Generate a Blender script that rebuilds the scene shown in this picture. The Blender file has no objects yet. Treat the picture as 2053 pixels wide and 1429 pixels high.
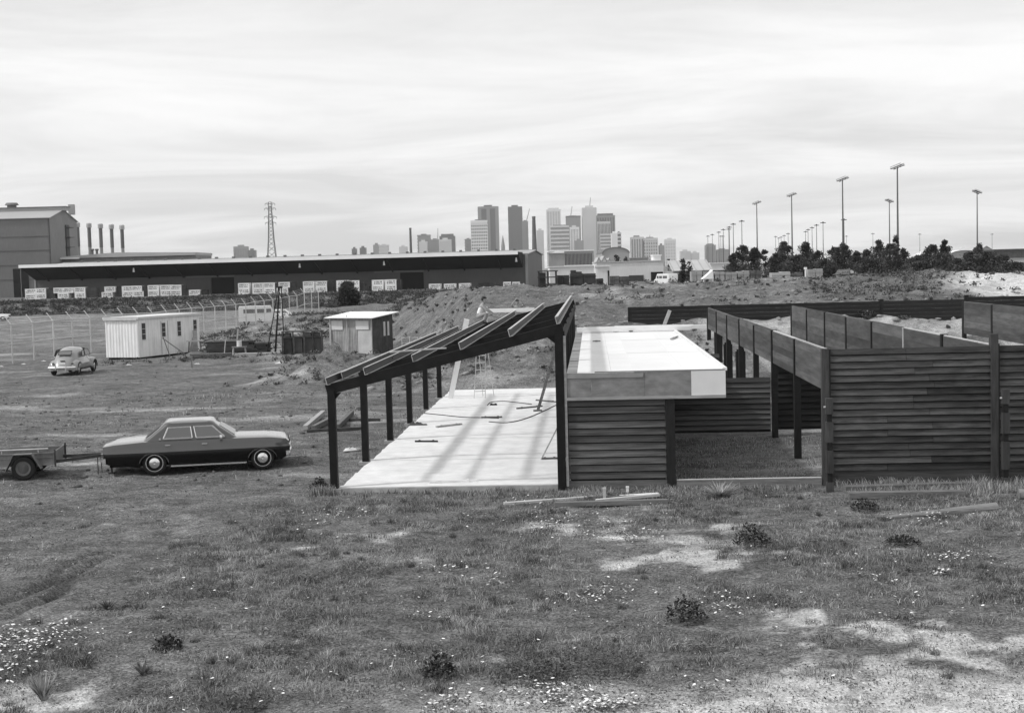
import bpy, math, random
import numpy as np
from mathutils import Vector, Matrix
R = math.radians
rng = random.Random(7)
nrg = np.random.default_rng(11)
sc = bpy.context.scene
col = sc.collection

# ------------------------------------------------------------------ camera
FPX, CX, CY = 2700.0, 1026.5, 714.5          # focal length and centre in photograph pixels
PITCH, ROLL, CAMZ = R(3.72), R(-1.5), 5.0
CAMR = (Matrix.Rotation(R(90) - PITCH, 4, 'X') @ Matrix.Rotation(ROLL, 4, 'Z'))
cam = bpy.data.cameras.new('camera')
cam.sensor_width = 36.0
cam.lens = 36.0 * FPX / 2053.0
cam.clip_start, cam.clip_end = 0.1, 20000
camo = bpy.data.objects.new('camera', cam)
camo.matrix_world = Matrix.Translation((0, 0, CAMZ)) @ CAMR
col.objects.link(camo)
sc.camera = camo

# ------------------------------------------------------------------ sky, sun, exposure
SUN_DIR = Vector((0.80, 0.22, -0.95)).normalized()        # direction the light travels
w = bpy.data.worlds.new('World'); sc.world = w; w.use_nodes = True
nt = w.node_tree; nt.nodes.clear(); L = nt.links.new
def N(t, tree=None, **kw):
    n = (tree or nt).nodes.new(t)
    for k, v in kw.items(): setattr(n, k, v)
    return n
sky = N('ShaderNodeTexSky', sky_type='NISHITA', sun_disc=False)
sky.sun_elevation = math.asin(-SUN_DIR.z)
sky.sun_rotation = math.atan2(-SUN_DIR.x, -SUN_DIR.y)
sky.dust_density = 3.0
bw = N('ShaderNodeRGBToBW'); L(sky.outputs[0], bw.inputs[0])
bg1 = N('ShaderNodeBackground'); bg1.inputs[1].default_value = 0.05
L(bw.outputs[0], bg1.inputs[0])
tc = N('ShaderNodeTexCoord')
sep = N('ShaderNodeSeparateXYZ'); L(tc.outputs['Generated'], sep.inputs[0])
zz = N('ShaderNodeMath', operation='MAXIMUM'); L(sep.outputs[2], zz.inputs[0]); zz.inputs[1].default_value = 0.0
za = N('ShaderNodeMath', operation='ADD'); L(zz.outputs[0], za.inputs[0]); za.inputs[1].default_value = 0.10
dx = N('ShaderNodeMath', operation='DIVIDE'); L(sep.outputs[0], dx.inputs[0]); L(za.outputs[0], dx.inputs[1])
dy = N('ShaderNodeMath', operation='DIVIDE'); L(sep.outputs[1], dy.inputs[0]); L(za.outputs[0], dy.inputs[1])
cmb = N('ShaderNodeCombineXYZ'); L(dx.outputs[0], cmb.inputs[0]); L(dy.outputs[0], cmb.inputs[1])
mp = N('ShaderNodeMapping'); mp.inputs['Scale'].default_value = (0.62, 0.85, 1); mp.inputs['Rotation'].default_value = (0, 0, R(6)); mp.inputs['Location'].default_value = (3.1, 1.7, 0)
L(cmb.outputs[0], mp.inputs[0])
nz = N('ShaderNodeTexNoise'); nz.inputs['Scale'].default_value = 0.9; nz.inputs['Detail'].default_value = 7; nz.inputs['Roughness'].default_value = 0.58; nz.inputs['Distortion'].default_value = 0.7
L(mp.outputs[0], nz.inputs['Vector'])
ramp = N('ShaderNodeValToRGB')
ramp.color_ramp.elements[0].position = 0.36; ramp.color_ramp.elements[0].color = (.70, .70, .70, 1)
ramp.color_ramp.elements[1].position = 0.62; ramp.color_ramp.elements[1].color = (.97, .97, .97, 1)
L(nz.outputs[0], ramp.inputs[0])
bg2 = N('ShaderNodeBackground'); bg2.inputs[1].default_value = 0.90
L(ramp.outputs[0], bg2.inputs[0])
ad = N('ShaderNodeAddShader'); L(bg1.outputs[0], ad.inputs[0]); L(bg2.outputs[0], ad.inputs[1])
wo = N('ShaderNodeOutputWorld'); L(ad.outputs[0], wo.inputs[0])

sl = bpy.data.lights.new('sun', 'SUN'); sl.energy = 2.2; sl.angle = R(3.5); sl.color = (1, 1, 1)
so = bpy.data.objects.new('sun', sl); so.rotation_euler = SUN_DIR.to_track_quat('-Z', 'Y').to_euler(); so.location = (0, 0, 60)
col.objects.link(so)
sc.view_settings.view_transform = 'Standard'; sc.view_settings.look = 'None'
sc.view_settings.exposure = 0.0; sc.view_settings.gamma = 1.0
sc.view_settings.use_curve_mapping = False

# ------------------------------------------------------------------ pixel helpers (photo pixel -> point in the place)
C3 = CAMR.to_3x3()
def ray(px, py): return C3 @ Vector(((px - CX) / FPX, (CY - py) / FPX, -1.0))
def G(px, py, z=0.0):
    r = ray(px, py); t = (z - CAMZ) / r.z
    return Vector((r.x * t, r.y * t, z))
def D(px, py, d):
    r = ray(px, py); t = d / r.y
    return Vector((r.x * t, d, CAMZ + r.z * t))

# ------------------------------------------------------------------ building axes
_d = ray(1185, 535); YAW = math.atan2(_d.x, _d.y)
O = G(667, 981, 0.0)
UD = Vector((math.sin(YAW), math.cos(YAW), 0)); VD = Vector((math.cos(YAW), -math.sin(YAW), 0))
def B(v, u, z=0.0): return O + VD * v + UD * u + Vector((0, 0, z))
BAY = 4.35

# ------------------------------------------------------------------ noise + terrain
def _h(ix, iy, s):
    n = (ix.astype(np.int64) * 374761393 + iy.astype(np.int64) * 668265263 + s * 2147483647) & 0xffffffff
    n = ((n ^ (n >> 13)) * 1274126177) & 0xffffffff
    return ((n ^ (n >> 16)) & 0xffff) / 65535.0
def vnoise(x, y, s=0):
    x = np.asarray(x, float); y = np.asarray(y, float)
    ix = np.floor(x); iy = np.floor(y); fx = x - ix; fy = y - iy
    fx = fx * fx * (3 - 2 * fx); fy = fy * fy * (3 - 2 * fy)
    a = _h(ix, iy, s); b = _h(ix + 1, iy, s); c = _h(ix, iy + 1, s); d = _h(ix + 1, iy + 1, s)
    return (a + (b - a) * fx) * (1 - fy) + (c + (d - c) * fx) * fy
def fbm(x, y, o=4, s=0):
    t = 0; a = 0.5
    for i in range(o):
        t = t + a * vnoise(np.asarray(x) * 2 ** i + 17.3 * i, np.asarray(y) * 2 ** i - 9.1 * i, s + i); a *= 0.5
    return t * 2 - 1
def ss(a, b, x):
    t = np.clip((np.asarray(x, float) - a) / (b - a), 0, 1); return t * t * (3 - 2 * t)
MOUNDS = []
for px, py, d, r, h in [(600, 765, 63, 2.0, .55), (640, 752, 66, 1.6, .75), (675, 748, 66, 1.5, .6), (700, 760, 64, 1.6, .4),
                        (560, 712, 82, 3.0, .3), (430, 706, 86, 2.5, .35), (760, 742, 66, 2.2, .55), (850, 775, 60, 2.2, .6),
                        (1990, 600, 84, 11, .30), (620, 660, 105, 5, .7), (720, 715, 78, 3, .35)]:
    r_ = ray(px, py); MOUNDS.append((r_.x * d / r_.y, d, r, h))
def vu(X, Y):
    X = np.asarray(X, float) - O.x; Y = np.asarray(Y, float) - O.y
    return X * VD.x + Y * VD.y, X * UD.x + Y * UD.y
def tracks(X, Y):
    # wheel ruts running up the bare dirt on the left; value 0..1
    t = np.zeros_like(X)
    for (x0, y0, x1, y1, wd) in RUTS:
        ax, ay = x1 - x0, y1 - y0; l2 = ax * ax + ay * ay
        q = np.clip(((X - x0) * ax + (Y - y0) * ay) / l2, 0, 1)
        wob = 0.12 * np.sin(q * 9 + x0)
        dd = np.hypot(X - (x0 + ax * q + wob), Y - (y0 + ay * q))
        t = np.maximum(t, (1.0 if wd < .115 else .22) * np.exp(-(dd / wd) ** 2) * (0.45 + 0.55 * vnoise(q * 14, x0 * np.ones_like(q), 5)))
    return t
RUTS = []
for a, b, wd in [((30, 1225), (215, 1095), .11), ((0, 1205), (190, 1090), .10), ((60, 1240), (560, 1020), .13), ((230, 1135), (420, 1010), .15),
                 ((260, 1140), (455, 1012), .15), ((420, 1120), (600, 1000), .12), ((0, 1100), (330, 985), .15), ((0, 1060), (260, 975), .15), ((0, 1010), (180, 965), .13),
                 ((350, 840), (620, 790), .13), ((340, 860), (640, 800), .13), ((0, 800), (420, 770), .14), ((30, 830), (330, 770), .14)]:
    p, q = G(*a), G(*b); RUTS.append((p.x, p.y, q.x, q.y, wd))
def height(X, Y):
    X = np.asarray(X, float); Y = np.asarray(Y, float)
    v, u = vu(X, Y)
    z = -0.07 + .07 * fbm(X / 3.2, Y / 3.2, 3, 1) + .055 * fbm(X / .55, Y / .55, 4, 9)
    inb = ss(-1.2, -0.2, v) * ss(-0.8, 0.2, u) * (1 - ss(25.0, 26, u))
    z = z * (1 - inb) + inb * (-0.07 + .02 * fbm(X / .7, Y / .7, 2, 3))
    z = z - .17 * tracks(X, Y) + .035 * fbm(X / 1.1, Y / 1.1, 2, 13)
    vL = np.interp(u, [20, 27, 40, 53, 62, 72, 90, 150], [-0.2, -.5, -1.2, -2.4, -6.0, -9.5, -13, -16])
    wd = np.interp(u, [20, 40, 53, 65, 90], [1.2, 1.5, 2.0, 4.0, 7.0])
    prof = np.interp(u, [25.0, 26.0, 33, 42, 54, 60, 80, 140, 180], [0, .35, 2.25, 3.05, 3.75, 3.85, 3.2, 2.5, 1.7])
    edge = ss(0, 1, (v - vL + wd) / (2 * wd))
    rough = edge * ss(25.5, 30, u) * (1 - .75 * ss(62, 90, u))
    bank = prof * edge + rough * (.38 * fbm(X / 4.0, Y / 4.0, 4, 21) + .34 * fbm(X / 1.1, Y / 1.1, 4, 31))
    z2 = 1.45 * ss(88, 113, Y) * ss(-26, -17, X) * (1 - ss(150, 190, Y)) + .3 * ss(80, 100, Y) * ss(-26, -20, X) * fbm(X / 2.2, Y / 2.2, 4, 41)
    for mx, my, r, h in MOUNDS:
        g = np.exp(-((X - mx) ** 2 + (Y - my) ** 2) / (r * r))
        z = z + g * h * (1 + (.9 if r < 4 else .1) * fbm(X / .8, Y / .8, 3, 51))
    hedge = 1.7 * ss(201, 212, Y + 1.5 * fbm(X / 6, Y / 6, 2, 61))
    s = np.maximum(np.maximum(bank, z2), hedge)
    return z + s
def gz(x, y): return float(height(np.array([x]), np.array([y]))[0])
def on(px, py, d):                      # ground point under the pixel column at depth d
    r = ray(px, py); x = r.x * d / r.y
    return Vector((x, d, gz(x, d)))
def gnd(p): return Vector((p.x, p.y, gz(p.x, p.y)))

# ------------------------------------------------------------------ materials (all grey: a black-and-white photograph)
MATS = {}
def M(name, v, rough=.85, var=.25, scale=3.0, bump=0.0, bscale=None, rnd=0.0, stretch=(1, 1, 1), metal=0.0, spec=.3, streak=0.0, wave=None):
    if name in MATS: return MATS[name]
    m = bpy.data.materials.new(name); m.use_nodes = True; t = m.node_tree; l = t.links.new
    b = t.nodes['Principled BSDF']; b.inputs['Roughness'].default_value = rough; b.inputs['Metallic'].default_value = metal
    b.inputs['Specular IOR Level'].default_value = spec
    c = N('ShaderNodeTexCoord', t); mpn = N('ShaderNodeMapping', t); mpn.inputs['Scale'].default_value = stretch
    l(c.outputs['Object'], mpn.inputs[0])
    oi = N('ShaderNodeObjectInfo', t)
    off = N('ShaderNodeVectorMath', t, operation='SCALE'); off.inputs[0].default_value = (37, 19, 53); l(oi.outputs['Random'], off.inputs['Scale'])
    l(off.outputs[0], mpn.inputs['Location'])
    n1 = N('ShaderNodeTexNoise', t); n1.inputs['Scale'].default_value = scale; n1.inputs['Detail'].default_value = 7; n1.inputs['Roughness'].default_value = .65
    l(mpn.outputs[0], n1.inputs['Vector'])
    mr = N('ShaderNodeMapRange', t); mr.inputs[1].default_value = .28; mr.inputs[2].default_value = .72
    mr.inputs[3].default_value = v * (1 - var); mr.inputs[4].default_value = v * (1 + var); l(n1.outputs[0], mr.inputs[0])
    out = mr.outputs[0]
    if rnd:
        r2 = N('ShaderNodeMapRange', t); r2.inputs[3].default_value = 1 - rnd; r2.inputs[4].default_value = 1 + rnd; l(oi.outputs['Random'], r2.inputs[0])
        mu = N('ShaderNodeMath', t, operation='MULTIPLY'); l(out, mu.inputs[0]); l(r2.outputs[0], mu.inputs[1]); out = mu.outputs[0]
    if streak:
        mp2 = N('ShaderNodeMapping', t); mp2.inputs['Scale'].default_value = (5, 5, .35); l(c.outputs['Object'], mp2.inputs[0])
        n3 = N('ShaderNodeTexNoise', t); n3.inputs['Scale'].default_value = 1.6; n3.inputs['Detail'].default_value = 4; l(mp2.outputs[0], n3.inputs['Vector'])
        r3 = N('ShaderNodeMapRange', t); r3.inputs[1].default_value = .4; r3.inputs[2].default_value = .7; r3.inputs[3].default_value = 1.0; r3.inputs[4].default_value = 1 - streak; l(n3.outputs[0], r3.inputs[0])
        mu = N('ShaderNodeMath', t, operation='MULTIPLY'); l(out, mu.inputs[0]); l(r3.outputs[0], mu.inputs[1]); out = mu.outputs[0]
    l(out, b.inputs['Base Color'])
    if bump:
        n2 = N('ShaderNodeTexNoise', t); n2.inputs['Scale'].default_value = bscale or scale * 6; n2.inputs['Detail'].default_value = 5
        l(mpn.outputs[0], n2.inputs['Vector'])
        bp = N('ShaderNodeBump', t); bp.inputs['Strength'].default_value = bump; bp.inputs['Distance'].default_value = .02
        l(n2.outputs[0], bp.inputs['Height']); l(bp.outputs[0], b.inputs['Normal'])
    MATS[name] = m; return m
M('stain', .054, .85, .65, 1.3, .6, 16, rnd=.5, stretch=(.6, 8, 8))         # dark stained weatherboards
M('stain_grey', .088, .85, .6, 1.3, .6, 16, rnd=.45, stretch=(.6, 8, 8))
M('board_grey', .090, .85, .5, 1.2, .5, 16, rnd=.4, stretch=(8, .6, 8))
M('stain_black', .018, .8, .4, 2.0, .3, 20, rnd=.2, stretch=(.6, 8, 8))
M('post_black', .012, .8, .5, 4, .3, 30, rnd=.2, stretch=(4, 4, .8))
M('post_brown', .05, .85, .5, 3, .4, 30, rnd=.2, stretch=(5, 5, .6))
M('steel_dark', .009, .7, .4, 5, .1, rnd=.15, spec=.2)
M('purlin', .055, .6, .30, 2.5, .15, 30, rnd=.15, stretch=(4, .5, 4), metal=.0)
M('concrete', .66, .85, .16, 1.6, .35, 30)
M('flange', .42, .6, .2, 3)
M('concrete_edge', .33, .9, .3, 3, .4, 30)
M('deck_white', .70, .75, .06, .8, .05, 20, rnd=.03)
M('deck_grey', .24, .85, .2, 2, .2, 20, rnd=.15)
M('ply', .17, .7, .40, 2.2, .1, 20, rnd=.2, stretch=(1, 1, 2.2))
M('ply_white', .66, .75, .06, 1.5, .05)
M('white_timber', .78, .7, .08, 2, .1, rnd=.06)
M('old_timber', .14, .9, .45, 2.5, .5, 18, rnd=.3, stretch=(.8, 6, 6))
M('pale_timber', .40, .9, .3, 2.5, .4, 18, rnd=.25, stretch=(.8, 6, 6))
M('bark', .07, .95, .4, 3, .5)
M('log_wood', .20, .95, .4, 3, .5, 20, stretch=(.7, 5, 5))
M('hut_white', .80, .7, .07, 1.5, .05, streak=.18)
M('hut_roof', .62, .7, .1, 2)
M('galv', .52, .6, .18, 2, .1, rnd=.1)
M('rust', .06, .9, .5, 4, .4, rnd=.2)
M('shed_wall', .38, .85, .25, 2, .2, rnd=.2, streak=.3)
M('shed_dark', .11, .85, .35, 2.5, .2, rnd=.2, streak=.3)
M('wh_wall', .11, .8, .14, .15, 0, streak=.1)
M('wh_end', .15, .8, .12, .15, 0)
M('wh_roof', .34, .7, .10, .1, 0)
M('wh_white', .80, .7, .05, .3)
M('fact', .17, .8, .15, .08, 0, streak=.12)
M('fact_end', .24, .8, .15, .08, 0, streak=.25)
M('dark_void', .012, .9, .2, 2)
M('crate_white', .74, .85, .08, 1.5, .1, rnd=.08)
M('crate_dark', .05, .9, .4, 1.5, .1, rnd=.3)
M('ink', .06, .9, .2, 5)
M('leaf_tree', .060, .7, .5, .6, rnd=.25)
M('leaf_dark', .030, .8, .5, .8, rnd=.2)
M('leaf_weed', .070, .8, .5, 3, rnd=.3)
M('leaf_scrub', .060, .85, .6, .35)
M('rubber', .022, .9, .2, 6)
M('chrome', .80, .22, .05, 5, metal=.9)
M('car_silver', .05, .2, .03, 2, spec=.3)
M('car_black', .006, .22, .1, 2, spec=.25)
M('car_under', .01, .9, .2, 2)
M('beetle_paint', .20, .35, .05, 2, spec=.5)
M('white_paint', .78, .35, .04, 2)
M('lamp_lens', .10, .2, .1, 3, spec=.6)
M('trailer', .18, .75, .35, 3, .1, rnd=.1, streak=.2)
M('mud', .10, .95, .4, 5, .3)
M('skin', .30, .6, .1, 5)
M('hair', .012, .6, .2, 10)
M('cloth_white', .75, .9, .08, 6)
M('cloth_grey', .28, .9, .15, 6)
M('cloth_rag', .60, .95, .2, 6)
M('cloth_dark', .07, .95, .3, 6)
M('stone', .22, .9, .4, 4, .3, rnd=.2)
M('flower', .85, .9, .05, 5)
M('city_light', .55, .8, .06, .02)
M('city_mid', .22, .7, .10, .02)
M('city_dark', .06, .5, .10, .02, spec=.5)
M('city_white', .70, .8, .05, .02)
M('brick_stack', .10, .9, .2, .1)
M('mast', .11, .6, .1, 1)
M('lamp_head', .02, .6, .2, 1)
M('bldg_white', .66, .8, .08, .2, streak=.1)
M('bldg_grey', .34, .8, .12, .2, streak=.15)
M('bldg_roof', .42, .8, .1, .2)
M('bldg_dark', .05, .6, .2, .4)
for _n in ('car_silver', 'white_paint', 'beetle_paint'):
    _p = MATS[_n].node_tree.nodes['Principled BSDF']; _p.inputs['Coat Weight'].default_value = 1.0; _p.inputs['Coat Roughness'].default_value = .06; _p.inputs['Coat IOR'].default_value = 1.6
def glass(name, tint=.5, alpha=.55):
    m = bpy.data.materials.new(name); m.use_nodes = True; t = m.node_tree; l = t.links.new
    t.nodes.remove(t.nodes['Principled BSDF'])
    tr = N('ShaderNodeBsdfTransparent', t); tr.inputs[0].default_value = (tint, tint, tint, 1)
    gl = N('ShaderNodeBsdfGlossy', t); gl.inputs['Roughness'].default_value = .04; gl.inputs[0].default_value = (.9, .9, .9, 1)
    fr = N('ShaderNodeFresnel', t); fr.inputs[0].default_value = 1.5
    mx = N('ShaderNodeMixShader', t); l(fr.outputs[0], mx.inputs[0]); l(tr.outputs[0], mx.inputs[1]); l(gl.outputs[0], mx.inputs[2])
    l(mx.outputs[0], t.nodes['Material Output'].inputs[0]); MATS[name] = m
glass('glass_clear', .72); glass('glass_dark', .25)
def mesh_wire_material():
    # chain-link: a fine diagonal lattice with see-through holes, in metres of the fence's own surface
    m = bpy.data.materials.new('chain_link'); m.use_nodes = True; t = m.node_tree; l = t.links.new
    b = t.nodes['Principled BSDF']; b.inputs['Base Color'].default_value = (.40, .40, .40, 1); b.inputs['Roughness'].default_value = .6
    tr = N('ShaderNodeBsdfTransparent', t); mx = N('ShaderNodeMixShader', t)
    c = N('ShaderNodeTexCoord', t); sp = N('ShaderNodeSeparateXYZ', t); l(c.outputs['Object'], sp.inputs[0])
    outs = []
    for sgn in (1, -1):
        a = N('ShaderNodeMath', t, operation='MULTIPLY_ADD'); l(sp.outputs[2], a.inputs[0]); a.inputs[1].default_value = sgn; l(sp.outputs[0], a.inputs[2])
        k = N('ShaderNodeMath', t, operation='MULTIPLY'); l(a.outputs[0], k.inputs[0]); k.inputs[1].default_value = 14.0
        f = N('ShaderNodeMath', t, operation='FRACT'); l(k.outputs[0], f.inputs[0])
        g = N('ShaderNodeMath', t, operation='LESS_THAN'); l(f.outputs[0], g.inputs[0]); g.inputs[1].default_value = .095
        outs.append(g.outputs[0])
    o = N('ShaderNodeMath', t, operation='MAXIMUM'); l(outs[0], o.inputs[0]); l(outs[1], o.inputs[1])
    l(o.outputs[0], mx.inputs[0]); l(tr.outputs[0], mx.inputs[1]); l(b.outputs[0], mx.inputs[2])
    l(mx.outputs[0], t.nodes['Material Output'].inputs[0]); MATS['chain_link'] = m
mesh_wire_material()

# ------------------------------------------------------------------ mesh builder
class MB:
    def __init__(s): s.v = []; s.f = []; s.m = []
    def add(s, vs, fs, mi=0):
        o = len(s.v); s.v += [tuple(p) for p in vs]; s.f += [tuple(i + o for i in f) for f in fs]; s.m += [mi] * len(fs); return s
    def box(s, c, d, rot=None, mi=0):
        hx, hy, hz = d[0] / 2, d[1] / 2, d[2] / 2
        ps = [Vector((x, y, z)) for x in (-hx, hx) for y in (-hy, hy) for z in (-hz, hz)]
        if rot is not None: ps = [rot @ p for p in ps]
        c = Vector(c)
        return s.add([p + c for p in ps], [(0, 1, 3, 2), (4, 6, 7, 5), (0, 4, 5, 1), (2, 3, 7, 6), (0, 2, 6, 4), (1, 5, 7, 3)], mi)
    def b2(s, a, b, mi=0):
        return s.box([(a[i] + b[i]) / 2 for i in range(3)], [abs(b[i] - a[i]) for i in range(3)], None, mi)
    def beam(s, p0, p1, wd, ht, mi=0, up=(0, 0, 1)):
        p0, p1 = Vector(p0), Vector(p1); d = (p1 - p0); ln = d.length; d.normalize()
        upv = Vector(up); sd = d.cross(upv)
        if sd.length < 1e-4: sd = d.cross(Vector((0, 1, 0)))
        sd.normalize(); u2 = sd.cross(d)
        rot = Matrix((d, sd, u2)).transposed()
        return s.box((p0 + p1) / 2, (ln, wd, ht), rot, mi)
    def cyl(s, p0, p1, r0, r1=None, n=10, caps=True, mi=0):
        r1 = r0 if r1 is None else r1
        p0, p1 = Vector(p0), Vector(p1); d = (p1 - p0).normalized()
        a = d.orthogonal().normalized(); b = d.cross(a)
        vs = []
        for p, r in ((p0, r0), (p1, r1)):
            for i in range(n):
                t = 2 * math.pi * i / n; vs.append(p + a * (r * math.cos(t)) + b * (r * math.sin(t)))
        fs = [(i, (i + 1) % n, n + (i + 1) % n, n + i) for i in range(n)]
        if caps: fs += [tuple(range(n - 1, -1, -1)), tuple(range(n, 2 * n))]
        return s.add(vs, fs, mi)
    def tube(s, pts, r, n=6, mi=0):
        for a, b in zip(pts[:-1], pts[1:]): s.cyl(a, b, r, r, n, True, mi)
        return s
    def prism(s, poly, axis, a, b, mi=0):
        # poly: 2-D points; axis 'x','y','z' is the extrusion axis
        def P(p, t):
            return {'x': (t, p[0], p[1]), 'y': (p[0], t, p[1]), 'z': (p[0], p[1], t)}[axis]
        n = len(poly); vs = [P(p, a) for p in poly] + [P(p, b) for p in poly]
        fs = [(i, (i + 1) % n, n + (i + 1) % n, n + i) for i in range(n)] + [tuple(range(n - 1, -1, -1)), tuple(range(n, 2 * n))]
        return s.add(vs, fs, mi)
    def loft(s, rings, closed=True, caps=True, mi=0, mif=None):
        n = len(rings[0]); o = len(s.v)
        for r in rings: s.v += [tuple(p) for p in r]
        for k in range(len(rings) - 1):
            for i in range(n if closed else n - 1):
                j = (i + 1) % n
                s.f.append((o + k * n + i, o + k * n + j, o + (k + 1) * n + j, o + (k + 1) * n + i)); s.m.append(mif(k, i) if mif else mi)
        if caps:
            s.f.append(tuple(o + i for i in range(n - 1, -1, -1))); s.m.append(mi)
            q = o + (len(rings) - 1) * n; s.f.append(tuple(q + i for i in range(n))); s.m.append(mi)
        return s
    def quad(s, a, b, c, d, th=0.0, mi=0):
        a, b, c, d = map(Vector, (a, b, c, d))
        if not th: return s.add([a, b, c, d], [(0, 1, 2, 3)], mi)
        n = (b - a).cross(d - a).normalized() * th
        return s.add([a, b, c, d, a + n, b + n, c + n, d + n], [(3, 2, 1, 0), (4, 5, 6, 7), (0, 1, 5, 4), (1, 2, 6, 5), (2, 3, 7, 6), (3, 0, 4, 7)], mi)
    def mesh(s, name, mats, smooth=False):
        me = bpy.data.meshes.new(name); me.from_pydata(s.v, [], s.f)
        for m in ([mats] if isinstance(mats, str) else mats): me.materials.append(MATS[m])
        if any(s.m): me.polygons.foreach_set('material_index', s.m)
        me.validate()
        import bmesh
        bm = bmesh.new(); bm.from_mesh(me); bmesh.ops.recalc_face_normals(bm, faces=bm.faces); bm.to_mesh(me); bm.free()
        if smooth:
            me.polygons.foreach_set('use_smooth', [True] * len(me.polygons))
            try: me.set_sharp_from_angle(angle=R(38))
            except Exception: pass
        return me
    def build(s, name, mats, parent=None, smooth=False, loc=None, rot=None):
        return obj(name, s.mesh(name, mats, smooth), parent, loc, rot)
def obj(name, me, parent=None, loc=None, rot=None):
    o = bpy.data.objects.new(name, me); col.objects.link(o)
    if parent is not None: o.parent = parent
    if loc is not None: o.location = loc
    if rot is not None: o.rotation_euler = rot
    return o
def tag(o, label=None, cat=None, group=None, kind=None):
    if label: o['label'] = label
    if cat: o['category'] = cat
    if group: o['group'] = group
    if kind: o['kind'] = kind
    return o
def thing(name, label, cat, loc=(0, 0, 0), rz=0.0, group=None):
    e = bpy.data.objects.new(name, None); col.objects.link(e); e.empty_display_size = .2
    e.location = loc; e.rotation_euler = (0, 0, rz); return tag(e, label, cat, group)
def copytree(o, parent=None):
    c = o.copy(); col.objects.link(c)
    if parent is not None: c.parent = parent
    for ch in [x for x in ALLCH.get(o.name, o.children)]: copytree(ch, c)
    return c
ALLCH = {}
def numpy_mesh(name, verts, faces_n, mat, attrs=None):
    # verts (n,3); faces: (k,3) or (k,4) int array
    me = bpy.data.meshes.new(name); k, c = faces_n.shape
    me.vertices.add(len(verts)); me.vertices.foreach_set('co', np.asarray(verts, np.float32).ravel())
    me.loops.add(k * c); me.loops.foreach_set('vertex_index', faces_n.astype(np.int32).ravel())
    me.polygons.add(k); me.polygons.foreach_set('loop_start', np.arange(0, k * c, c, dtype=np.int32))
    for nme, arr in (attrs or {}).items():
        a = me.attributes.new(nme, 'FLOAT', 'POINT'); a.data.foreach_set('value', np.asarray(arr, np.float32))
    me.update(calc_edges=True); me.materials.append(mat if not isinstance(mat, str) else MATS[mat])
    return me
# ================================================================== GROUND
def gpx(px, py): p = G(px, py); return p.x, p.y
PALE = [(1360, 1110, .9, .8), (1300, 1075, 1.6, .5), (1180, 1040, 1.2, .5), (1330, 1020, .5, .6), (880, 1120, 1.2, .35), (1445, 1045, .5, .8), (1560, 1240, .45, .8),
        (1770, 1260, .5, .7), (2020, 1300, .9, .8), (1640, 1320, .5, .7), (1830, 1330, .6, .7), (1700, 1210, .5, .5), (1480, 1225, .5, .5), (60, 1410, 1.2, .5),
        (1890, 1080, .7, .5), (700, 1075, .9, .45), (1160, 1260, .5, .5), (1000, 1310, .7, .5), (270, 1060, 1.2, .35), (330, 1040, 1.4, .35)]
PALE = [(*gpx(a, b), r, s) for a, b, r, s in PALE]
def masks(X, Y):
    v, u = vu(X, Y)
    n1 = fbm(X / 1.7, Y / 1.7, 4, 71); n2 = fbm(X / .45, Y / .45, 3, 81); n3 = fbm(X / 6, Y / 6, 3, 91)
    side = X - (-7.2 + (Y - 19.5) * .272)
    fg = ss(-1.4, 1.6, side + 1.6 * n1) * (1 - ss(29.6, 31.0, Y + .6 * n2))
    veg = fg * ss(-.42, .18, n1 + .55 * n2 + .25 * n3 + .10)
    pale = ss(16.9, 15.5, Y - 1.0 * n1 - .035 * X - .5 * n2) * ss(-4, 0, X + 2 * n1)
    WX = X + 1.0 * fbm(X / .8, Y / .8, 3, 211); WY = Y + 1.1 * fbm(X / .8 + 31, Y / .8, 3, 221)
    for px, py, r, s in PALE:
        g = s * np.exp(-(((WX - px) / (r * 1.5)) ** 2 + ((WY - py) / r) ** 2)) * (1 + 1.1 * n2)
        pale = np.maximum(pale, ss(.25, .6, g))
    veg = veg * (1 - .85 * pale)
    mid = ss(31, 34, Y) * (1 - ss(200, 203, Y))
    veg = np.maximum(veg, mid * .8 * ss(.18, .5, n1 + .3 * n2 + .25 * n3))
    cell = ss(7.7, 8.0, v) * ss(-.1, .1, u) * (1 - ss(24, 26, u)); veg = np.maximum(veg, cell * (.55 + .4 * n2))
    bank = ss(26, 28, u) * ss(-6, 4, v + .25 * (u - 26))
    veg = np.maximum(veg, bank * .9 * ss(.05, .42, n1 + .7 * n3))
    slope = np.exp(-(((X - 23 - .25 * (Y - 80)) / 5.0) ** 2 + ((Y - 80) / 12) ** 2)); veg = np.maximum(veg, ss(.2, .6, slope + .3 * n1))
    veg = np.maximum(veg, ss(200.5, 202.5, Y) * (1 - ss(240, 260, Y)))
    stock = ss(.18, .42, np.exp(-(((X - 33 - .25 * (Y - 80)) / 6.5) ** 2 + ((Y - 78) / 12) ** 2)) + .08 * n1)
    heap = ss(25.5, 27, u) * (1 - ss(33, 34.5, u)) * ss(10.5, 11.5, v)
    left = ss(95, 110, Y) * (1 - ss(195, 202, Y)) * ss(-18, -24, X)
    p2 = np.maximum(np.maximum(stock, heap * .55 * (1 + .8 * n2)), left * (.12 + .5 * n1))
    p2 = np.maximum(p2, mid * .45 * ss(.1, .5, fbm(X / 5, Y / 2.0, 4, 101)) * (1 - bank))
    p2 = np.maximum(p2, bank * .4 * ss(-.05, .4, n3 + .5 * n2))
    pale = np.maximum(pale, np.clip(p2, 0, 1)); veg = veg * (1 - .7 * np.maximum(stock, heap))
    return np.clip(veg, 0, 1), np.clip(pale, 0, 1)

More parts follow.
